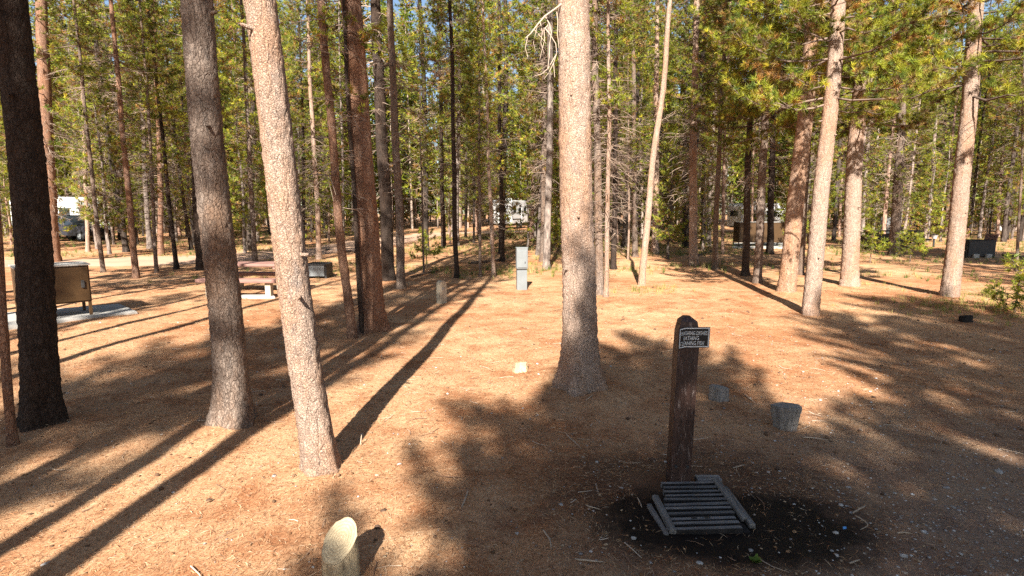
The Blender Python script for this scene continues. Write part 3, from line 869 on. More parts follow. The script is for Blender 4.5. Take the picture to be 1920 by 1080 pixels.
# --- the far wood that reads as one mass
def far_wood():
    g = np.random.default_rng(5)
    Vs, Fs, Cs, Ms, off = [], [], [], [], 0
    for k in range(980):
        y = math.sqrt(g.uniform(49 ** 2, 118 ** 2)); x = g.uniform(-1.15, 1.15) * y
        if 52.5 < y < 60.5 and abs(x + 2) < 9: continue
        if abs(x) < 4.5 and 49 < y < 68: continue
        if 18 < x < 29 and 48 < y < 56: continue
        H = g.uniform(14, 25) if g.random() > 0.25 else g.uniform(4, 10)
        zc = H * g.uniform(0.02, 0.34); r = g.uniform(0.09, 0.17)
        a = np.arange(4) * np.pi / 2
        ring = np.stack([np.cos(a), np.sin(a), np.zeros(4)], -1)
        lo = ring * r + [x, y, -0.2]; hi = ring * 0.03 + [x + g.normal(0, .3), y, H]
        V = np.concatenate([lo, hi]); i = np.arange(4); j = (i + 1) % 4
        F = np.concatenate([np.stack([i, j, j + 4], -1), np.stack([i, j + 4, i + 4], -1)])
        Vs.append(V); Fs.append(F + off); off += 8
        tc = np.array([0.36, 0.28, 0.22]) * g.uniform(0.5, 1.2); Cs.append(np.tile(tc, (8, 1))); Ms.append(np.ones(8))
        n = int(17 * (H - zc))
        t = g.random(n) ** 0.9; zz = zc + (H - zc) * t
        L = (0.5 + 1.3 * (1 - t)) * g.uniform(0.15, 1, n); aa = g.uniform(0, 6.28, n)
        Pc = np.stack([x + L * np.cos(aa), y + L * np.sin(aa), zz], -1)
        A = np.stack([np.cos(aa), np.sin(aa), np.full(n, 0.3)], -1)
        ci = np.minimum(4, np.abs(g.normal(0, 1.8, n)).astype(int)); cols = GREENS[ci].copy()
        o_ = g.random(n) < 0.14; cols[o_] = OLD[g.integers(0, 3, o_.sum())]
        V, F, cc = tuft_blades(Pc, A, cols, g, 4, (0.45, 0.8), 0.2)
        Vs.append(V); Fs.append(F + off); off += len(V); Cs.append(cc); Ms.append(np.zeros(len(F)))
    me = np_mesh("distant_pine_wood", np.concatenate(Vs), np.concatenate(Fs), np.concatenate(Cs), mi=np.concatenate(Ms))
    o = link("distant_pine_wood", me, [M['needle'], M['twig']])
    tag(o, "dense far-off pine wood closing the view behind the campground", "wood", kind="stuff")
far_wood()

# ------------------------------------------------------------------ saplings
def sapling(px, py, H, key, label, rz=0.0, lift=0.0):
    p, t = at(px, py); p.z = float(gz(p.x, p.y))
    f = SAP[key]
    tree(p, 0.012 + 0.006 * H, H, f, M[BG], label, "pine saplings in the clearing", None, None, False, rz, int(px), name="pine_sapling", cat="sapling", flare=.1)
SAP = {}
for key, (H, zc, Lm, sd) in {'s_a': (1.6, 0.75, 0.75, 61), 's_b': (1.5, 0.7, 0.55, 62), 's_c': (1.0, 0.25, 0.42, 63)}.items():
    f, b = crown_meshes("crown", H, zc, Lm, sd, 2.2, blades=16, old=0.03, step=0.16, young=True, ln=(0.08, 0.14), wd=0.016)
    f.materials.append(M['needle']); b.materials.append(M['twig']); SAP[key] = (f, b, H, zc)
sapling(1706, 492, 1.15, 's_a', "wide green pine sapling in front of the distant picnic table", 0.5)
sapling(1631, 494, 1.35, 's_b', "thin pine sapling left of the wide one by the distant picnic table", 1.5)
sapling(1902, 588, 0.95, 's_c', "bright green pine sapling at the right edge of the clearing", 2.5)
sapling(1862, 560, 0.35, 's_c', "tiny pine seedling left of the bright sapling at right", 0.2)
sapling(800, 505, 1.3, 's_b', "spindly pine sapling left of the short marker post", 2.0)
sapling(1045, 480, 1.6, 's_a', "dark pine sapling left of the big centre pine", 3.0)

# ------------------------------------------------------------------ dead branch on the centre pine
def centre_branch():
    par = [o for o in bpy.data.objects if o.get("label", "").startswith("big upright")][0]
    bpy.context.view_layer.update()
    Y = par.location.y - 0.12
    inv = par.matrix_world.inverted()
    def pp(px, py, dy=0.0):
        v = inv @ at_y(px, py, Y + dy); return (v.x, v.y, v.z)
    runs = [([(1052, 8), (1046, 13), (1022, 30), (1008, 46), (996, 62), (985, 72)], .011),
            ([(1022, 30), (1030, 45), (1034, 60), (1031, 80), (1030, 105), (1027, 128)], .007),
            ([(1030, 45), (1022, 53), (1032, 66), (1042, 82), (1044, 100), (1038, 118), (1040, 145)], .007),
            ([(1043, 15), (1046, 40), (1045, 62), (1048, 90)], .006),
            ([(1013, 42), (1017, 60), (1014, 80), (1020, 100)], .004),
            ([(1001, 55), (1015, 70), (1024, 82)], .004), ([(1044, 100), (1028, 128), (1014, 140), (1002, 142)], .005),
            ([(1020, 52), (1021, 75), (1016, 95), (1012, 112)], .004), ([(1038, 118), (1030, 135), (1020, 148)], .004),
            ([(990, 66), (985, 90), (990, 108)], .004), ([(1008, 46), (1000, 80), (1004, 96)], .003)]
    paths, radii = [], []
    for pts, r in runs:
        paths.append(np.array([pp(x, y, -0.03 * i) for i, (x, y) in enumerate(pts)])); radii.append(np.linspace(r, r * 0.45, len(pts)))
    V, F = tubes(paths, radii, 5)
    col = np.tile([0.32, 0.25, 0.19], (len(V), 1)) * rng.uniform(0.85, 1.15, (len(V), 1))
    o = link("dead_branch", np_mesh("dead_branch", V, F, col, smooth=True), M['twig'], par)
    o["label"] = "bleached dead branch with hanging twigs"
centre_branch()

# ------------------------------------------------------------------ stumps
def stump(px, py, r, h, label, barkm, cutm, tilt=(0, 0), flare=0.25, rz=0.0, top=1.0, seed=0, name="tree_stump", lump=1.0):
    g = np.random.default_rng(seed)
    p, t = at(px, py); p.z = float(gz(p.x, p.y))
    e = empty(name, p, rz); tag(e, label, "stump", "cut stumps in the clearing")
    sides, lv = 28, 14
    a = np.arange(sides) * 2 * np.pi / sides
    irr = 1 + lump * (0.10 * np.cos(2 * a + seed) + 0.07 * np.cos(5 * a + seed * 2) + 0.04 * np.cos(9 * a) + g.normal(0, 0.03, sides))
    V = []
    for q in range(lv):
        u = q / (lv - 1)
        rr = r * (1 + flare * math.exp(-u * 4) + (top - 1) * u) * irr * (1 + g.normal(0, 0.03, sides) * (u < 0.95))
        X, Y = rr * np.cos(a), rr * np.sin(a)
        Zt = h + tilt[0] * X + tilt[1] * Y
        Z = -0.06 + u * (Zt + 0.06)
        V.append(np.stack([X, Y, Z], -1))
    V = np.concatenate(V)
    i = (np.arange(lv - 1)[:, None] * sides + np.arange(sides)[None, :]).ravel()
    j = (np.arange(lv - 1)[:, None] * sides + (np.arange(sides)[None, :] + 1) % sides).ravel()
    link("bark", np_mesh("bark", V, np.stack([i, j, j + sides, i + sides], -1), smooth=True), barkm, e)
    topv = V[-sides:]; c = topv.mean(0)
    T = np.concatenate([topv + [0, 0, 0.002], c + (topv - c) * 0.9 + [0, 0, 0.006], c + (topv - c) * 0.45 + g.normal(0, 0.002, (sides, 3)) + [0, 0, 0.005], [c + [0, 0, 0.004]]])
    i = np.arange(sides); j = (i + 1) % sides
    F = np.concatenate([np.stack([i, j, j + sides], -1), np.stack([i, j + sides, i + sides], -1), np.stack([i + sides, j + sides, j + 2 * sides], -1),
                        np.stack([i + sides, j + 2 * sides, i + 2 * sides], -1), np.stack([i + 2 * sides, j + 2 * sides, np.full(sides, 3 * sides)], -1)])
    link("cut_face", np_mesh("cut_face", T, F, smooth=True), cutm, e)
    return e
stump(640, 1092, 0.095, 0.235, "nearest pale stump with a slanting cut top, bottom of the picture", M['stump_bark'], M['cut_fresh'], tilt=(0.3, 0.75), flare=.2, seed=3, lump=0.3)
stump(976, 694, 0.082, 0.105, "small bright freshly cut stump in the sunlit floor left of the centre pine", M['stump_bark'], M['cut_fresh'], tilt=(0.12, -0.3), flare=.75, top=1.1, seed=5)
stump(1347, 750, 0.088, 0.14, "low grey stump in shade just right of the sign post", M['stump_grey'], M['cut_grey'], tilt=(-0.1, -0.1), flare=.1, seed=8)
stump(1472, 800, 0.088, 0.21, "flat topped grey stump at the edge of the shade, farther right of the sign post", M['stump_grey'], M['cut_grey'], tilt=(0.05, -0.15), flare=.05, top=1.45, seed=9)
stump(1810, 606, 0.10, 0.10, "charred black stump in the shade at right", M['charred'], M['charred'], tilt=(0.1, -0.1), flare=.3, seed=12)
stump(1811, 447, 0.17, 0.72, "reddish brown tall stump behind the dark fire box", M[BR], M['cut_grey'], flare=.1, seed=14)

# ------------------------------------------------------------------ sign post and drain grate
def sign_post():
    p, t = at(1271, 900); p.z = float(gz(p.x, p.y))
    H, wd = 1.262, 0.148
    rz = R(33)                                   # front face turned so its left flank shows
    rz = R(-4)
    e = empty("sign_post", p, rz)
    top = at_y(1284, 590, p.y)
    e.rotation_euler = (R(-0.5), R(1.0), rz)
    tag(e, "dark brown wooden post with small black warning sign beside the slatted drain", "post")
    bm = bmesh.new()
    h2 = wd / 2
    prof = [(-h2, H - 0.055), (-h2 * 0.45, H - 0.008), (h2 * 0.25, H), (h2 * 0.75, H - 0.03), (h2, H - 0.075)]
    # body with chamfered, slightly domed top (profile across x, extruded in y, top pulled in front and back)
    low = [bm.verts.new((sx * h2, sy * h2, -0.3)) for sx, sy in ((-1, -1), (1, -1), (1, 1), (-1, 1))]
    nlev = 12
    rings = [low]
    for q in range(1, nlev):
        z = -0.3 + (H - 0.11 + 0.3) * q / (nlev - 1)
        rings.append([bm.verts.new((sx * h2 + random.uniform(-.0015, .0015), sy * h2 + random.uniform(-.0015, .0015), z)) for sx, sy in ((-1, -1), (1, -1), (1, 1), (-1, 1))])
    for a, b in zip(rings[:-1], rings[1:]):
        for i in range(4): bm.faces.new((a[i], a[(i + 1) % 4], b[(i + 1) % 4], b[i]))
    f = rings[-1]
    r1 = [bm.verts.new((sx * h2 * 0.80, sy * h2 * 0.86, H - 0.03)) for sx, sy in ((-1, -1), (1, -1), (1, 1), (-1, 1))]
    r2 = [bm.verts.new((sx * h2 * 0.36 - 0.008, sy * h2 * 0.45, H)) for sx, sy in ((-1, -1), (1, -1), (1, 1), (-1, 1))]
    for a, b in ((f, r1), (r1, r2)):
        for i in range(4): bm.faces.new((a[i], a[(i + 1) % 4], b[(i + 1) % 4], b[i]))
    bm.faces.new(r2); bm.faces.new(low[::-1])
    vert_edges = [ed for ed in bm.edges if abs(ed.verts[0].co.z - ed.verts[1].co.z) > 0.01]
    bmesh.ops.bevel(bm, geom=vert_edges, offset=0.012, segments=3, affect='EDGES', profile=0.5)
    link("post_body", bm_mesh("post_body", bm, False), M['post'], e)
    for x in (-0.04, 0.045):
        bm = bmesh.new(); cyl(bm, (0, 0, 0), 0.013, 0.012, 12, Matrix.Rotation(math.pi / 2, 4, 'X'), 0.010)
        link("bolt", bm_mesh("bolt", bm), M['dark_metal'], e, (x, -h2 - 0.006, 0.155))
    # sign: sheet bent round the post's left part and sticking out to the right
    SW, SH = 0.232, 0.148
    x_l = -h2 - 0.016
    kink = x_l + 0.062
    zc = H - 0.142
    slant = R(38)
    def bend(v):
        x, y, z = v
        if x < kink:
            d = kink - x
            # left part folded back against the camera side and hanging lower
            return Vector((kink - d * math.cos(slant), y - d * math.sin(slant) * 0.75, z - d * 0.10))
        d = x - kink
        return Vector((x, y, z + d * 0.04))
    y0 = -h2 - 0.007
    def sheet(name, x0, x1, z0, z1, y, th, mat, parent):
        bm = bmesh.new(); nx = 16
        fr, bk = [], []
        cols_ = sorted([x0 + (x1 - x0) * i / (nx - 1) for i in range(nx)] + [min(max(kink, x0 + 1e-4), x1 - 1e-4)])
        for x in cols_:
            for lst, yy in ((fr, y), (bk, y + th)):
                lst.append((bm.verts.new(bend((x, yy, z0))), bm.verts.new(bend((x, yy, z1)))))
        for i in range(nx):
            bm.faces.new((fr[i][0], fr[i + 1][0], fr[i + 1][1], fr[i][1])); bm.faces.new((bk[i][0], bk[i][1], bk[i + 1][1], bk[i + 1][0]))
            bm.faces.new((fr[i][1], fr[i + 1][1], bk[i + 1][1], bk[i][1])); bm.faces.new((fr[i][0], bk[i][0], bk[i + 1][0], fr[i + 1][0]))
        bm.faces.new((fr[0][0], fr[0][1], bk[0][1], bk[0][0])); bm.faces.new((fr[-1][0], bk[-1][0], bk[-1][1], fr[-1][1]))
        return link(name, bm_mesh(name, bm), mat, parent)
    sg = sheet("sign_board", x_l, x_l + SW, zc - SH / 2, zc + SH / 2, y0, 0.004, M['sign_black'], e)
    sg["label"] = "small bent black sign with white letters"
    b = 0.0075; m = 0.004
    X0, X1, Z0, Z1 = x_l + m, x_l + SW - m, zc - SH / 2 + m, zc + SH / 2 - m
    for (a0, a1, c0, c1) in ((X0, X1, Z1 - b, Z1), (X0, X1, Z0, Z0 + b), (X0, X0 + b, Z0 + b, Z1 - b), (X1 - b, X1, Z0 + b, Z1 - b)):
        sheet("sign_border", a0, a1, c0, c1, y0 - 0.0015, 0.001, M['sign_white'], sg)
    for txt, zl, wtxt in (("WASHING DISHES", zc + 0.030, 0.198), ("BATHING", zc - 0.006, 0.112), ("CLEANING FISH", zc - 0.042, 0.178)):
        cu = bpy.data.curves.new("lettering", 'FONT'); cu.body = txt; cu.size = 0.040; cu.offset = 0.0004; cu.resolution_u = 3
        to = bpy.data.objects.new("tmp", cu); C.objects.link(to)
        bpy.context.view_layer.update()
        dg = bpy.context.evaluated_depsgraph_get()
        me = bpy.data.meshes.new_from_object(to.evaluated_get(dg))
        bpy.data.objects.remove(to, do_unlink=True)
        xs = [v.co.x for v in me.vertices]; x0_, x1_ = min(xs), max(xs)
        ys = [v.co.y for v in me.vertices]; hh = max(ys) - min(ys)
        xleft = x_l + (0.016 if txt != "BATHING" else 0.045)
        for v in me.vertices:
            x = xleft + (v.co.x - x0_) / (x1_ - x0_) * wtxt; z = zl - 0.013 + (v.co.y - min(ys)) / hh * 0.029
            v.co = bend((x, y0 - 0.0035, z))
        me.materials.clear()
        link("lettering", me, M['sign_white'], sg)
sign_post()

def drain():
    cen, _ = at(1316, 955)
    bl, br, fr, fl = [at(*q)[0] for q in ((1240, 908), (1346, 906), (1396, 1001), (1252, 1004))]
    e = empty("drain_grate", (cen.x, cen.y, float(gz(cen.x, cen.y))))
    tag(e, "weathered grey wooden slatted drain cover set in black wet mud", "drain cover")
    o = Vector((cen.x, cen.y, 0))
    bl, br, fr, fl = [q - o for q in (bl, br, fr, fl)]
    part_box("pit_shade", e, M['charred'], (0.0, 0.0, -0.006), (0.44, 0.52, 0.02), 0, 0.002)  # black sheet standing in for the shade under the slats
    n = 11
    for i in range(n):
        u = (i + 0.5) / n
        a = bl.lerp(fl, u); b = br.lerp(fr, u)
        c = (a + b) / 2; d = b - a
        sl_ = part_box("slat", e, M['grey_wood'], (c.x + random.uniform(-.008, .008), c.y, 0.016 + random.uniform(-.004, .004)), (d.length * random.uniform(.96, 1.03), random.uniform(0.030, 0.036), 0.04),
                 math.atan2(d.y, d.x) + random.uniform(-.015, .015), 0.005, random.uniform(-.02, .02), random.uniform(-.008, .008), 0.0012)
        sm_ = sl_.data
        sm_.materials.append(M['charred'])  # not charred here: mud and gap shade on the slat sides
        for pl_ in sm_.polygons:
            if abs(pl_.normal.y) > 0.6: pl_.material_index = 1  # dark sides: mud, plus the shade of the gaps put into the colour
    for (p0, p1, z, wd) in (((1340, 905), (1396, 980), 0.032, .042), ((1358, 915), (1411, 990), 0.014, .038), ((1228, 937), (1262, 1003), 0.030, .042), ((1217, 950), (1250, 1004), 0.010, .032)):
        a = at(*p0)[0] - o; b = at(*p1)[0] - o; c = (a + b) / 2; d = b - a
        part_box("rail", e, M['rail_wood'], (c.x, c.y, z), (wd, d.length, 0.035), math.atan2(d.y, d.x) - math.pi / 2, 0.006, random.uniform(-.03, .03), random.uniform(-.08, .08), 0.002)
    a = at(1306, 903)[0] - o; b = at(1352, 902)[0] - o; c = (a + b) / 2
    part_box("back_board", e, M['grey_wood'], (c.x, c.y + 0.015, 0.015), ((b - a).length, 0.07, 0.04), 0.02, 0.006, 0.05, 0.02, 0.002)
    # small strap pieces near the front
    for px, py in ((1301, 978), (1326, 978)):
        q = at(px, py)[0] - o
        part_box("hinge", e, M['dark_metal'], (q.x, q.y, 0.038), (0.03, 0.018, 0.006), 0.2, 0.001)
drain()

# ------------------------------------------------------------------ storage boxes, tables, fire boxes, markers
def storage_box(pl, pr, depth, H, leg, label, doors=1, group="brown steel storage boxes"):
    a, _ = at(*pl); b, _ = at(*pr)
    d = b - a; L = d.length; rz = math.atan2(d.y, d.x)
    e = empty("storage_box", (a.x, a.y, 0.03), rz); tag(e, label, "storage box", group)
    bh = H - leg
    part_box("body", e, M['brown_metal'], (L / 2, depth / 2, leg + bh / 2), (L, depth, bh), 0, 0.012)
    part_box("top", e, M['lit_top_metal'], (L / 2, depth / 2, H + 0.014), (L + 0.05, depth + 0.06, 0.028), 0, 0.006)
    for i in range(doors):
        w_ = L / doors
        dr = part_box("door", e, M['brown_metal'], (w_ * (i + .5), -0.012, leg + bh / 2), (w_ - 0.05, 0.022, bh - 0.06), 0, 0.006)
        part_box("handle", dr, M['dark_metal'], (w_ * 0.5 - 0.12, -0.026, 0.0), (0.05, 0.03, 0.14), 0, 0.006)
    for x in (0.03, L - 0.03):
        for y in (0.03, depth - 0.03):
            part_box("leg", e, M['brown_metal'], (x, y, leg / 2 - 0.01), (0.05, 0.05, leg + 0.02), 0, 0.004)
    return e, rz
def slab(name, pts, z, label, rng_=None):
    P = [at(*q)[0] for q in pts]
    bm = bmesh.new()
    lo = [bm.verts.new((q.x, q.y, -0.05)) for q in P]; hi = [bm.verts.new((q.x, q.y, z)) for q in P]
    n = len(P)
    for i in range(n): bm.faces.new((lo[i], lo[(i + 1) % n], hi[(i + 1) % n], hi[i]))
    bm.faces.new(hi)
    bmesh.ops.bevel(bm, geom=[ed for ed in bm.edges if ed.verts[0].co.z > 0 and ed.verts[1].co.z > 0], offset=0.012, segments=2, affect='EDGES')
    tag(link(name, bm_mesh(name, bm), M['concrete']), label, "concrete pad", kind="structure")
slab("concrete_pad", [(12, 616), (258, 588), (225, 573), (10, 590)], 0.045, "pale concrete pad under the brown storage box at left")
storage_box((40, 609), (176, 594), 0.72, 0.96, 0.27, "brown steel storage box on thin legs at left, behind the dark trunk", 1)
slab("concrete_pad", [(1372, 466), (1482, 466), (1478, 456), (1376, 456)], 0.04, "pale concrete pad under the distant brown storage box")
storage_box((1384, 463), (1470, 463), 0.8, 1.33, 0.22, "long distant brown storage box behind the mottled trunks", 2)

def picnic_table(c, rz, L, label, top, leg_mat, hz=0.76, bz=0.45, solid=False):
    e = empty("picnic_table", (c.x, c.y, float(gz(c.x, c.y))), rz); tag(e, label, "picnic table", "picnic tables")
    for k in range(4):
        part_box("table_plank", e, top, (random.uniform(-.01, .01), -0.29 + 0.193 * k, hz - 0.03), (L, 0.18, 0.06), 0, 0.008)
    for s in (-1, 1):
        for k in range(2):
            part_box("bench_plank", e, top, (random.uniform(-.02, .02), s * (0.64 + 0.15 * k), bz - 0.04), (L * 1.02, 0.14, 0.08), 0, 0.008)
        for x in (-L * 0.38, L * 0.38):
            part_box("leg", e, leg_mat, (x, s * 0.68, (bz - 0.08) / 2 - 0.02), (0.13, 0.16, bz - 0.04), 0, 0.01)
    if solid:
        part_box("shade_board", e, top, (0, 0, hz * 0.45), (L * 0.74, 0.05, hz * 0.72), 0, 0.006)  # added dark board standing in for the shade under the table
        for x in (-L * 0.46, L * 0.46): part_box("shade_panel", e, top, (x, 0, hz * 0.45), (0.05, 1.2, hz * 0.55), 0, 0.006)  # added dark ends, same stand-in for shade below the top
    for x in (-L * 0.38, L * 0.38):
        part_box("support", e, leg_mat, (x, 0, (hz - 0.12) / 2), (0.13, 0.30, hz - 0.12), 0, 0.01)
        part_box("cross_beam", e, top, (x, 0, hz - 0.09), (0.10, 0.70, 0.06), 0, 0.006)
    return e
c1, _ = at(452, 557)
picnic_table(c1 + Vector((-0.02, 0.72, 0)), R(-2), 1.86, "reddish brown picnic table on pale legs behind the grey dappled trunk", M['red_wood'], M['pale_wood'])
c2, _ = at(1676, 468)
M['shaded_wood'] = simple("shaded_weathered_planks", (0.075, 0.055, 0.045), 0.8, 0.2, 0.35, 5.0, 0.25, stretch=(0.35, 3, 3))  # weathered brown, darkened further to carry the shade on the far table
picnic_table(c2 + Vector((0, 0.4, 0)), R(8), 3.2, "dark distant picnic table in shade at right, behind the saplings", M['shaded_wood'], M['shaded_wood'], 0.98, 0.56, True)
slab("concrete_pad", [(396, 559), (516, 558), (512, 554), (400, 555)], 0.03, "narrow pale pad under the nearer picnic table")

def fire_box(pl, pr, depth, H, label, lid=False):
    a, _ = at(*pl); b, _ = at(*pr); d = b - a; L = d.length
    e = empty("fire_box", (a.x, a.y, 0.0), math.atan2(d.y, d.x)); tag(e, label, "fire box", "steel fire boxes")
    t = 0.06
    part_box("front_panel", e, M['ped_metal'] if not lid else M['dark_metal'], (L / 2, 0, H / 2 + .02), (L - 0.1, t * .7, H - 0.12), 0, 0.006)
    part_box("back_panel", e, M['dark_metal'], (L / 2, depth, H / 2), (L, t, H), 0, 0.006)
    for x in (t / 2, L - t / 2): part_box("side_panel", e, M['dark_metal'], (x, depth / 2, H / 2), (t, depth - t, H), 0, 0.006)
    part_box("rim", e, M['dark_metal'], (L / 2, -0.002, H - 0.02), (L, t, 0.05), 0, 0.006)
    for k in range(9):
        part_box("grill_bar", e, M['dark_metal'], (L * (0.1 + 0.1 * k), depth / 2, H + 0.012), (0.016, depth, 0.016), 0, 0.002)
    if lid:
        part_box("grill_plate", e, M['red_wood'], (L + 0.02, depth * 0.4, H + 0.06), (0.04, depth * .7, 0.42), 0, 0.004, 0, 0.25)
        for x in (L * .28, L * .72): part_box("foot", e, M['concrete'], (x, -0.06, 0.08), (L * .2, 0.10, 0.20), 0, 0.02)
fire_box((572, 523), (612, 523), 0.6, 0.44, "low fire box with a pale metal front behind the nearest pale pine")
fire_box((1812, 484), (1866, 484), 0.9, 0.74, "dark fire box with a raised reddish plate at right", True)

def marker(px, py, wd, H, label, rz, mat, cat="marker post"):
    p, _ = at(px, py); p.z = float(gz(p.x, p.y))
    e = empty("marker_post", p, rz); tag(e, label, cat, "short marker posts")
    bm = bmesh.new(); h = wd / 2; nseg = 8
    pts = [(-h, -0.15), (h, -0.15), (h, H - h * 0.8)] + [(h * math.cos(q), H - h * 0.8 + h * 0.8 * math.sin(q)) for q in np.linspace(0.25, math.pi - 0.25, nseg)] + [(-h, H - h * 0.8)]
    f = [bm.verts.new((x, -h * .9, z)) for x, z in pts]; bk = [bm.verts.new((x, h * .9, z)) for x, z in pts]
    bm.faces.new(f); bm.faces.new(bk[::-1]); n = len(pts)
    for i in range(n): bm.faces.new((f[i], bk[i], bk[(i + 1) % n], f[(i + 1) % n]))
    bmesh.ops.bevel(bm, geom=bm.edges[:], offset=0.008, segments=2, affect='EDGES')
    link("post_body", bm_mesh("post_body", bm), mat, e)
    part_box("number_plate", e, M['stump_grey'], (0, -h * .9 - 0.004, H * 0.66), (wd * .35, 0.006, wd * .35), 0, 0.001)
marker(828, 568, 0.17, 0.50, "short round topped wooden marker post in the clearing", R(38), M['marker_wood'])
marker(1873, 433, 0.55, 0.75, "tiny pale marker block far away at right", R(0), M['concrete'])

def pedestal(px, py, wd, H, label, full=True):
    p, _ = at(px, py); p.z = float(gz(p.x, p.y))
    e = empty("utility_pedestal", p, R(6)); tag(e, label, "utility pedestal", "grey utility pedestals")
    part_box("lower_cabinet", e, M['ped_metal'], (0, 0, H * 0.22), (wd * .9, wd * .7, H * 0.5), 0, 0.012)
    part_box("dark_band", e, M['dark_metal'], (0, 0, H * 0.488), (wd * .86, wd * .66, H * 0.036), 0, 0.003)
    up = part_box("upper_cabinet", e, M['ped_metal'], (0, 0, H * 0.75), (wd, wd * .8, H * 0.49), 0, 0.018)
    part_box("top_cap", e, M['ped_metal'], (0, 0, H * 1.0), (wd * 1.04, wd * .84, 0.03), 0, 0.008)
    part_box("cover_door", up, M['ped_metal'], (0, -wd * .4 - 0.008, -0.01), (wd * .8, 0.014, H * 0.40), 0, 0.006)
    part_box("latch", up, M['dark_metal'], (wd * .25, -wd * .4 - 0.018, -0.1), (0.02, 0.012, 0.05), 0, 0.002)
pedestal(978, 542, 0.29, 1.07, "grey two-part utility pedestal with a dark band, left of the centre pine")
pedestal(1659, 447, 0.55, 1.5, "blue-grey utility cabinet behind the distant picnic table")

def grill():
    p, _ = at(1750, 463); e = empty("pedestal_grill", (p.x, p.y, 0)); tag(e, "small pale bowl grill on a post beside the distant picnic table", "grill")
    bm = bmesh.new(); cyl(bm, (0, 0, 0.22), 0.05, 0.5, 10); link("post_body", bm_mesh("post_body", bm), M['dark_metal'], e)
    bm = bmesh.new(); cyl(bm, (0, 0, 0.56), 0.10, 0.2, 18, None, 0.18); link("bowl", bm_mesh("bowl", bm), M['white_paint'], e)
    bm = bmesh.new(); cyl(bm, (0, 0, 0.68), 0.19, 0.03, 18); link("rim", bm_mesh("rim", bm), M['dark_metal'], e)
grill()

# ------------------------------------------------------------------ vehicles far off among the trees
def wheel(par, c, r, wd=0.2):
    bm = bmesh.new(); cyl(bm, (0, 0, 0), r, wd, 20, Matrix.Rotation(math.pi / 2, 4, 'X'))
    bmesh.ops.bevel(bm, geom=bm.edges[:], offset=0.02, segments=2, affect='EDGES')
    o = link("wheel", bm_mesh("wheel", bm), M['black'], par, c)
    bm = bmesh.new(); cyl(bm, (0, 0, 0), r * .55, wd + 0.02, 16, Matrix.Rotation(math.pi / 2, 4, 'X')); link("rim", bm_mesh("rim", bm), M['ped_metal'], o)
def camper(x, y, rz, L, W, H, label, motor=False):
    e = empty("motorhome" if motor else "camper_trailer", (x, y, 0.03), rz); tag(e, label, "motorhome" if motor else "trailer", "white campers among the far trees")
    bm = bmesh.new()
    prof = [(-L / 2, 0.55), (L / 2 - 0.1, 0.55), (L / 2, 0.9), (L / 2 - (0.75 if motor else 0.25), H - 0.25), (L / 2 - (1.0 if motor else 0.5), H), (-L / 2 + 0.12, H), (-L / 2, H - 0.15)]
    f = [bm.verts.new((a, -W / 2, z)) for a, z in prof]; b = [bm.verts.new((a, W / 2, z)) for a, z in prof]; n = len(prof)
    bm.faces.new(f); bm.faces.new(b[::-1])
    for i in range(n): bm.faces.new((f[i], b[i], b[(i + 1) % n], f[(i + 1) % n]))
    bmesh.ops.bevel(bm, geom=bm.edges[:], offset=0.06, segments=2, affect='EDGES')
    link("body", bm_mesh("body", bm), M['white_paint'], e)
    for k, wx in enumerate((-L * .33, -L * .02, L * .28)):
        w_ = part_box("window", e, M['glass'], (wx, -W / 2 - 0.006, H * .66), (L * .15, 0.02, 0.5), 0, 0.004)
        part_box("frame", w_, M['dark_metal'], (0, -0.006, -0.27), (L * .16, 0.02, 0.03), 0, 0.003)
    part_box("rear_window", e, M['glass'], (-L / 2 - 0.006, 0, H * .66), (0.02, W * .5, 0.5), 0, 0.004)
    dr = part_box("door", e, M['white_paint'], (L * .13, -W / 2 - 0.012, 1.45), (0.68, 0.02, 1.65), 0, 0.004)
    part_box("handle", dr, M['dark_metal'], (0.26, -0.02, -0.1), (0.06, 0.02, 0.12), 0, 0.002)
    part_box("stripe", e, M['dark_metal'], (-L * 0.1, -W / 2 - 0.004, 1.05), (L * .7, 0.012, 0.12), 0, 0.002)
    part_box("skirt", e, M['dark_metal'], (0, 0, 0.50), (L * .92, W * .9, 0.14), 0, 0.02)
    part_box("roof_vent", e, M['white_paint'], (-L * .1, 0, H + 0.11), (0.7, 0.6, 0.22), 0, 0.04)
    for s in (-1, 1):
        for wx in ((-L * .3, L * .33) if motor else (-0.4, 0.4)): wheel(e, (wx, s * (W / 2 - 0.14), 0.36), 0.36)
    if motor: part_box("windscreen", e, M['glass'], (L / 2 - 0.36, 0, H * .62), (0.02, W * .8, 0.9), 0, 0.004, 0, R(-21))
    else: part_box("hitch", e, M['dark_metal'], (L / 2 + 0.5, 0, 0.55), (1.1, 0.12, 0.1), 0, 0.01)
camper(-32.3, 40.5, R(-14), 6.4, 2.3, 2.9, "white motorhome parked among the far trees at left", True)
camper(-0.2, 63.5, R(70), 5.6, 2.4, 3.1, "white camper trailer far away behind the grey pedestal")
camper(23.0, 51.5, R(10), 6.0, 2.4, 2.6, "pale camper far away behind the distant storage box")

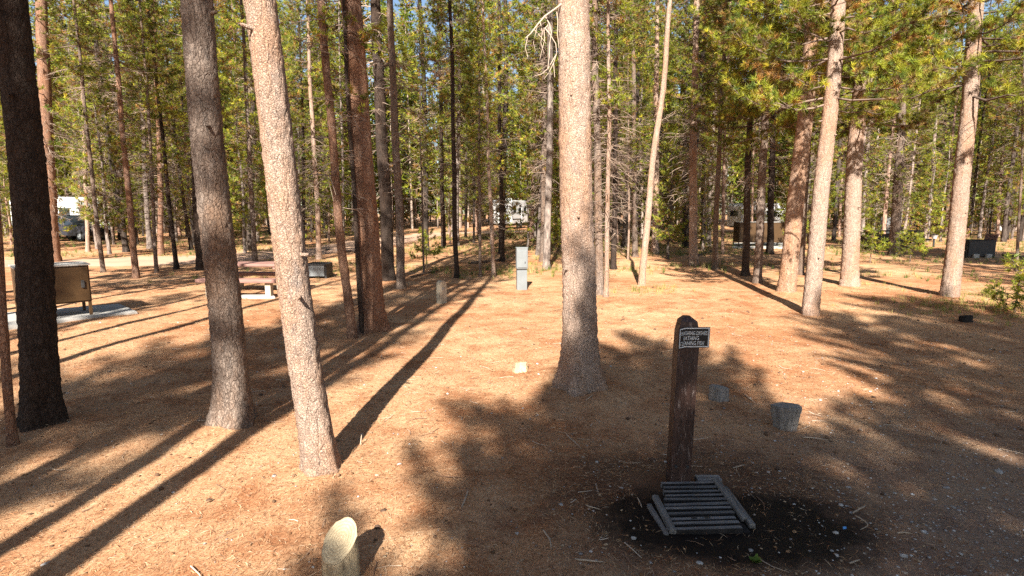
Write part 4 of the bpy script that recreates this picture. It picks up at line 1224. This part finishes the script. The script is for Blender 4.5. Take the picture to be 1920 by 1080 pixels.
def car(x, y, rz, label):
    e = empty("parked_car", (x, y, 0.03), rz); tag(e, label, "car")
    L, W = 4.5, 1.8
    def ext(prof, w0, w1, name, mat):
        bm = bmesh.new(); zs = [z for _, z in prof]; lo, hi = min(zs), max(zs)
        hw = lambda z: (w0 + (w1 - w0) * (z - lo) / (hi - lo)) / 2
        f = [bm.verts.new((a, -hw(z), z)) for a, z in prof]; b = [bm.verts.new((a, hw(z), z)) for a, z in prof]; n = len(prof)
        bm.faces.new(f); bm.faces.new(b[::-1])
        for i in range(n): bm.faces.new((f[i], b[i], b[(i + 1) % n], f[(i + 1) % n]))
        bmesh.ops.bevel(bm, geom=bm.edges[:], offset=0.04, segments=2, affect='EDGES'); return link(name, bm_mesh(name, bm), mat, e)
    ext([(-2.2, .35), (2.2, .35), (2.25, .7), (2.1, .92), (1.0, 1.02), (-2.1, 1.02), (-2.25, .8)], W, W * .96, "body", M['car'])
    ext([(-2.0, 1.0), (1.0, 1.0), (0.3, 1.62), (-1.75, 1.65)], W * .94, W * .74, "cabin", M['glass'])
    part_box("roof", e, M['car'], (-0.75, 0, 1.66), (2.0, W * .74, 0.05), 0, 0.02)
    for s in (-1, 1):
        for wx in (-1.35, 1.4): wheel(e, (wx, s * (W / 2 - .1), .34), .34)
        part_box("headlight", e, M['white_paint'], (2.2, s * .6, .78), (0.1, 0.36, 0.14), 0, 0.02)
        part_box("tail_light", e, M['red_wood'], (-2.22, s * .7, .85), (0.08, 0.22, 0.2), 0, 0.02)
car(-29.2, 37.6, R(-12), "dark car parked in front of the white motorhome at far left")

# ------------------------------------------------------------------ litter on the floor
def wedge(g, n, y0, y1, pw=2.0, m=1.06):
    y = (y0 ** pw + g.random(n) * (y1 ** pw - y0 ** pw)) ** (1 / pw)
    x = g.uniform(-0.96 * m, 0.96 * m, n) * (y + 0.2)
    return x, y
def on_drain(x, y): return (x > 0.88) & (x < 1.62) & (y > 3.3) & (y < 4.12)
def in_wet(x, y): return ((x - 1.42) / 0.85) ** 2 + ((y - 3.38) / 0.47) ** 2 < 1

def needle_litter():
    g = np.random.default_rng(21)
    xs, ys, sc = [], [], []
    for n, y0, y1, k in ((52000, 2.0, 5.0, 1.0), (62000, 5.0, 9.0, 1.35), (36000, 9.0, 15.0, 2.0)):
        x, y = wedge(g, n, y0, y1, 1.6); xs.append(x); ys.append(y); sc.append(np.full(n, k))
    x, y, k = np.concatenate(xs), np.concatenate(ys), np.concatenate(sc)
    keep = ~on_drain(x, y) & ~(in_wet(x, y) & (g.random(len(x)) < 0.88))
    # thinner on the gravel
    gv = ((x - 4.2) / 3.0) ** 2 + ((y - 1.6) / 2.8) ** 2 < 1
    keep &= ~(gv & (g.random(len(x)) < 0.6))
    x, y, k = x[keep], y[keep], k[keep]; n = len(x)
    a = g.uniform(0, np.pi, n); L = g.uniform(0.035, 0.075, n) * (0.7 + 0.3 * k); wd = g.uniform(0.0016, 0.0032, n) * k
    d = np.stack([np.cos(a), np.sin(a), g.normal(0, 0.12, n)], -1); s = np.stack([-np.sin(a), np.cos(a), g.normal(0, 0.3, n)], -1)
    c = np.stack([x, y, gz(x, y) + g.uniform(0.004, 0.014, n)], -1)
    mid = c + np.stack([np.zeros(n), np.zeros(n), g.uniform(0, 0.006, n)], -1) + s * (g.normal(0, 0.08, n) * L)[:, None]
    h = (L / 2)[:, None]; w_ = (wd / 2)[:, None]
    V = np.stack([c - d * h, mid - s * w_, c + d * h, mid + s * w_], 1).reshape(-1, 3)
    F = np.arange(len(V)).reshape(-1, 4)
    pal = np.array([(0.58, 0.36, 0.195), (0.50, 0.265, 0.13), (0.66, 0.47, 0.30), (0.30, 0.12, 0.05), (0.13, 0.055, 0.028), (0.46, 0.205, 0.088)])
    col = np.repeat(pal[g.choice(6, n, p=[.22, .20, .14, .17, .12, .15])] * g.uniform(0.8, 1.15, (n, 1)), 4, 0)
    o = link("needle_litter", np_mesh("needle_litter", V, F, col), M['litter'])
    tag(o, "fallen dry pine needles scattered over the forest floor", "needles", kind="stuff")
needle_litter()

ico = bmesh.new(); bmesh.ops.create_icosphere(ico, subdivisions=1, radius=1.0)
IV = np.array([v.co[:] for v in ico.verts]); ico.verts.index_update(); IF = np.array([[v.index for v in f.verts] for f in ico.faces]); ico.free()
def scatter_blobs(name, x, y, size, cols, label, cat, mat, seed, flat=0.55):
    g = np.random.default_rng(seed); n = len(x)
    V = IV[None] * (1 + g.normal(0, 0.16, (n, len(IV), 1)))
    V = V * (size[:, None, None] * np.stack([g.uniform(0.8, 1.4, n), g.uniform(0.7, 1.1, n), g.uniform(0.7, 1.1, n) * flat], -1)[:, None, :])
    a = g.uniform(0, 6.28, n); ca, sa = np.cos(a)[:, None], np.sin(a)[:, None]
    X = V[..., 0] * ca - V[..., 1] * sa; Yy = V[..., 0] * sa + V[..., 1] * ca
    V = np.stack([X + x[:, None], Yy + y[:, None], V[..., 2] + gz(x, y)[:, None] + size[:, None] * flat * 0.45], -1)
    F = (IF[None] + (np.arange(n) * len(IV))[:, None, None]).reshape(-1, 3)
    o = link(name, np_mesh(name, V.reshape(-1, 3), F, np.repeat(cols, len(IV), 0), smooth=True), mat)
    tag(o, label, cat, kind="stuff")
def pebbles():
    g = np.random.default_rng(77)
    # gravel thickening to the lower right, thin scatter elsewhere
    x1 = g.normal(3.6, 1.5, 3600); y1 = 2.2 + np.abs(g.normal(0, 1.4, 3600))
    x2, y2 = wedge(g, 1500, 2.3, 10.0, 1.6)
    x3 = g.normal(1.5, 0.7, 90); y3 = g.normal(3.2, 0.35, 90)
    x4 = g.normal(6.2, 1.8, 900); y4 = g.normal(6.5, 1.8, 900)
    x, y = np.concatenate([x1, x2, x3, x4]), np.concatenate([y1, y2, y3, y4])
    k = ~on_drain(x, y) & (y > 2) & ~(in_wet(x, y) & (g.random(len(x)) < 0.75)); x, y = x[k], y[k]; n = len(x)
    size = np.clip(g.lognormal(-5.05, 0.42, n), 0.0028, 0.019)
    pal = np.array([(0.50, 0.46, 0.42), (0.36, 0.33, 0.31), (0.26, 0.22, 0.20), (0.44, 0.36, 0.29), (0.62, 0.60, 0.57)])
    scatter_blobs("pebbles", x, y, size, pal[g.choice(5, n, p=[.3, .25, .2, .15, .1])] * g.uniform(.8, 1.15, (n, 1)), "pale pebbles scattered over the floor, thickest at lower right", "pebbles", M['litter'], 78)
    x, y = wedge(g, 7000, 2.3, 16, 1.5); k = ~on_drain(x, y); x, y = x[k], y[k]; n = len(x)
    pal = np.array([(0.22, 0.11, 0.05), (0.12, 0.07, 0.04), (0.30, 0.17, 0.09), (0.42, 0.29, 0.18)])
    scatter_blobs("bark_crumbs", x, y, g.uniform(0.004, 0.015, n), pal[g.integers(0, 4, n)], "brown bark flakes and cone scraps on the forest floor", "litter", M['litter'], 79, 0.4)
pebbles()
def twigs_and_cones():
    g = np.random.default_rng(123)
    x, y = wedge(g, 900, 2.3, 15, 1.5); k = ~on_drain(x, y); x, y = x[k], y[k]
    paths, radii, cols = [], [], []
    for a, b in zip(x, y):
        L = g.uniform(.05, .22); t = g.uniform(0, 6.28); d = np.array([math.cos(t), math.sin(t)]); s_ = np.array([-d[1], d[0]])
        k_ = g.normal(0, .12) * L; q = np.array([a, b])
        pts = np.array([q - d * L / 2, q + s_ * k_, q + d * L / 2])
        z = gz(pts[:, 0], pts[:, 1]) + g.uniform(.006, .014)
        paths.append(np.column_stack([pts, z])); r = g.uniform(.0018, .0045); radii.append(np.array([r, r * .85, r * .5]))
        c = np.array([(0.34, 0.25, 0.18), (0.20, 0.12, 0.08), (0.46, 0.36, 0.27)][g.integers(3)]); cols.append(np.tile(c, (9, 1)))
    V, F = tubes(paths, radii, 3)
    tag(link("twig_litter", np_mesh("twig_litter", V, F, np.concatenate(cols)), M['twig']), "short dry twigs strewn over the forest floor", "twigs", kind="stuff")
    x, y = wedge(g, 260, 2.6, 15, 1.6); k = ~on_drain(x, y) & ~in_wet(x, y); x, y = x[k], y[k]; n = len(x)
    pal = np.array([(0.13, 0.075, 0.045), (0.20, 0.12, 0.07), (0.10, 0.06, 0.04)])
    scatter_blobs("pine_cones", x, y, g.uniform(.014, .024, n), pal[g.integers(0, 3, n)], "small dark pine cones scattered on the forest floor", "cones", M['litter'], 124, 0.8)
twigs_and_cones()

# single larger stones
def stone(px, py, s, label):
    p, _ = at(px, py); g = np.random.default_rng(int(px))
    V = IV * (1 + g.normal(0, 0.08, (len(IV), 1))) * np.array([1.25, 0.9, 0.62]) * s
    bm = bmesh.new(); vs_ = [bm.verts.new(v) for v in V]
    for f in IF: bm.faces.new([vs_[i] for i in f])
    bmesh.ops.subdivide_edges(bm, edges=bm.edges[:], cuts=1, smooth=1.0, use_grid_fill=True)
    o = link("stone", bm_mesh("stone", bm, True), M['stone'], None, (p.x, p.y, float(gz(p.x, p.y)) + s * .3)); o.rotation_euler = (0, 0, g.uniform(0, 6))
    tag(o, label, "stone", "larger loose stones")
stone(1871, 893, 0.030, "largest pale rounded stone near the right edge of the floor")
stone(1567, 997, 0.017, "round white stone right of the wet mud")
stone(1312, 1056, 0.018, "pale stone on the black mud below the drain cover")
stone(1188, 1011, 0.017, "pale stone on the mud left of the drain cover's front corner")
stone(1628, 922, 0.013, "small white stone above and right of the wet mud")

# dry sticks
def stick(p0, p1, r, label, lift=0.0, kink=0.0):
    a, _ = at(*p0); b, _ = at(*p1)
    if lift: b = at_y(p1[0], p1[1], a.y + 0.02)
    a.z = float(gz(a.x, a.y)) + r * 0.9 + 0.006
    if not lift: b.z = float(gz(b.x, b.y)) + r * 0.9 + 0.008
    d = b - a; side = Vector((-d.y, d.x, 0)); g = random.Random(int(p0[0] * 3 + p0[1]))
    P = np.array([list(a + d * t + side * (kink * math.sin(t * math.pi) + g.uniform(-.015, .015)) - a) for t in np.linspace(0, 1, 7)])
    rr = np.linspace(r, r * .6, 7); rr[0] *= .5; rr[-1] *= .4
    V, F = tubes([P], [rr], 6)
    o = link("dry_stick", np_mesh("dry_stick", V, F, smooth=True), M['stick'], None, tuple(a))
    tag(o, label, "stick", "dry sticks on the floor")
stick((866, 954), (878, 920), .007, "straight pale stick in the sunlight left of the big shade")
stick((676, 838), (678, 815), .006, "upright broken stick in the long trunk shadow", lift=1)
stick((372, 805), (388, 806), .007, "pale bent stick beside the grey dappled trunk, lower piece")
stick((371, 806), (379, 794), .006, "pale bent stick beside the grey dappled trunk, upper piece")
stick((1018, 992), (1032, 1028), .006, "curved pale stick in the shade left of the wet mud", kink=.08)
stick((1062, 815), (1089, 842), .006, "thin stick below the big centre pine")
stick((1098, 948), (1126, 957), .005, "short straight stick left of the drain cover")
stick((1078, 1048), (1134, 1057), .006, "long stick near the bottom of the shade")
stick((1505, 822), (1553, 830), .008, "curved stick below the flat topped stump", kink=.06)
stick((1396, 742), (1416, 758), .007, "stick between the two grey stumps")
stick((1598, 960), (1624, 946), .007, "thick short stick right of the mud, sloping up")
stick((1592, 1060), (1612, 1052), .006, "short stick at the bottom edge right of the mud")
stick((1682, 996), (1710, 997), .006, "thin bent stick on the gravel at lower right", kink=.1)
stick((1603, 964), (1612, 992), .005, "hooked thin twig beside the blue scrap", kink=.3)
stick((1375, 872), (1398, 866), .006, "twig on the dark soil right of the sign post")
stick((1098, 756), (1112, 748), .007, "short pale stick at the foot of the big centre pine")
stick((1195, 935), (1204, 955), .005, "thin dark twig left of the sign post's foot")

def log(p0, p1, r, label):
    a, _ = at(*p0); b, _ = at(*p1); d = b - a; g = np.random.default_rng(int(p0[0]))
    a.z = float(gz(a.x, a.y)) + r * .8
    P = np.array([[d.x * t + g.normal(0, r * .3), d.y * t + g.normal(0, r * .3), 0.0] for t in np.linspace(0, 1, 9)])
    rr = np.linspace(r, r * .6, 9) * g.uniform(.88, 1.1, 9)
    P = np.concatenate([P[:1], P, P[-1:]]); rr = np.concatenate([[0.001], rr, [0.001]])
    V, F = tubes([P], [rr], 9)
    tag(link("fallen_log", np_mesh("fallen_log", V, F, smooth=True), M['bark_grey'], None, tuple(a)), label, "log", "fallen logs")
log((884, 496), (940, 489), .055, "pale fallen log lying left of the grey pedestal")
log((770, 520), (822, 508), .03, "thin fallen stem behind the short marker post")
log((1340, 470), (1290, 486), .05, "fallen log in shade beside the twiggy pale trunk")
log((1880, 480), (1925, 486), .06, "fallen log near the right edge behind the sapling")
log((610, 470), (690, 474), .07, "fallen log beyond the fire ring")

def scrap():
    p, _ = at(1583, 990)
    bm = bmesh.new(); V = [(-.012, -.006, 0), (.01, -.009, .002), (.014, .004, .008), (-.004, .010, .004)]
    vs_ = [bm.verts.new(v) for v in V]; bm.faces.new(vs_)
    ex = bmesh.ops.extrude_face_region(bm, geom=bm.faces[:]); bmesh.ops.translate(bm, vec=(0, 0, .004), verts=[v for v in ex['geom'] if isinstance(v, bmesh.types.BMVert)])
    tag(link("plastic_scrap", bm_mesh("plastic_scrap", bm), M['blue'], None, (p.x, p.y, float(gz(p.x, p.y)) + .01)), "tiny blue plastic scrap on the ground right of the mud", "litter")
scrap()

# ------------------------------------------------------------------ grass
def grass_patch(name, x, y, hgt, label, seed, cols, blades=9, wd=0.006):
    g = np.random.default_rng(seed); n = len(x)
    a = g.uniform(0, 6.28, (n, blades)); tl = g.uniform(0.1, 0.7, (n, blades)); h = hgt[:, None] * g.uniform(0.5, 1.1, (n, blades))
    bx, by = x[:, None] + g.normal(0, .03, (n, blades)), y[:, None] + g.normal(0, .03, (n, blades))
    z = gz(bx, by)
    s = np.stack([-np.sin(a), np.cos(a), np.zeros_like(a)], -1) * (wd * hgt[:, None, None] / 0.12)
    p = np.stack([bx, by, z], -1); tip = np.stack([bx + np.cos(a) * tl * h, by + np.sin(a) * tl * h, z + h], -1)
    V = np.stack([p - s, p + s, tip], 2).reshape(-1, 3); F = np.arange(len(V)).reshape(-1, 3)
    cc = cols[g.integers(0, len(cols), n)]; col = np.repeat(cc, blades * 3, 0) * np.repeat(g.uniform(.7, 1.25, (n * blades, 1)), 3, 0)
    tag(link(name, np_mesh(name, V, F, col), M['grass']), label, "grass", kind="stuff")
def grasses():
    g = np.random.default_rng(15)
    cols = np.array([(0.16, 0.17, 0.04), (0.10, 0.14, 0.035), (0.30, 0.25, 0.09), (0.38, 0.30, 0.13)])
    xs, ys = [], []
    cl = [(g.uniform(-.95, .95), math.sqrt(g.uniform(17 ** 2, 60 ** 2))) for _ in range(360)]
    for u, yy in cl:
        k = g.integers(20, 70); x = u * yy + g.normal(0, 1.3, k); y = yy + g.normal(0, .8, k); xs.append(x); ys.append(y)
    x, y = np.concatenate(xs), np.concatenate(ys)
    k = ~((x < -10) & (y > 18.5) & (y < 24)) & ~((x > -11) & (x < -6) & (y > 24) & (y < 52)) & ~((y > 53) & (y < 60)); x, y = x[k], y[k]
    grass_patch("grass", x, y, g.uniform(.06, .22, len(x)), "yellow green grass tufts between the far trunks", 16, cols, 14, .0045)
    # near the right pale trunk and along the right edge
    pts = [(1790, 570, .7, 90), (1850, 585, .9, 130), (1900, 560, .9, 110), (1215, 545, .5, 60), (1620, 535, .4, 30), (1560, 505, .5, 40), (760, 505, .6, 60), (1010, 495, .5, 50), (950, 500, .6, 50)]
    xs, ys = [], []
    for px, py, s, n in pts:
        p, _ = at(px, py); xs.append(p.x + g.normal(0, s, n)); ys.append(p.y + g.normal(0, s * .7, n))
    x, y = np.concatenate(xs), np.concatenate(ys)
    grass_patch("grass", x, y, g.uniform(.05, .15, len(x)), "low yellowish grass round trunk feet at the clearing's edge", 17, np.array([(0.28, 0.27, 0.06), (0.40, 0.34, 0.12), (0.16, 0.18, 0.04)]), 8, .005)
    p, _ = at(1417, 1052)
    e = empty("weed", (p.x, p.y, float(gz(p.x, p.y)))); tag(e, "small bright green weed at the edge of the black mud", "plant")
    n = 26; a = g.uniform(0, 6.28, n); V, F = [], []
    for i in range(n):
        l = g.uniform(.02, .05); d = np.array([math.cos(a[i]), math.sin(a[i]), g.uniform(.2, 1.0)]); d /= np.linalg.norm(d); s = np.array([-math.sin(a[i]), math.cos(a[i]), 0]) * l * .28
        q = np.array([g.normal(0, .008), g.normal(0, .008), 0]); b = len(V); V += [q, q + d * l * .5 + s, q + d * l, q + d * l * .5 - s]; F.append((b, b + 1, b + 2, b + 3))
    col = np.tile([0.16, 0.24, 0.04], (len(V), 1)) * g.uniform(.7, 1.3, (len(V), 1))
    link("leaves", np_mesh("leaves", np.array(V), np.array(F), col), M['grass'], e)
grasses()
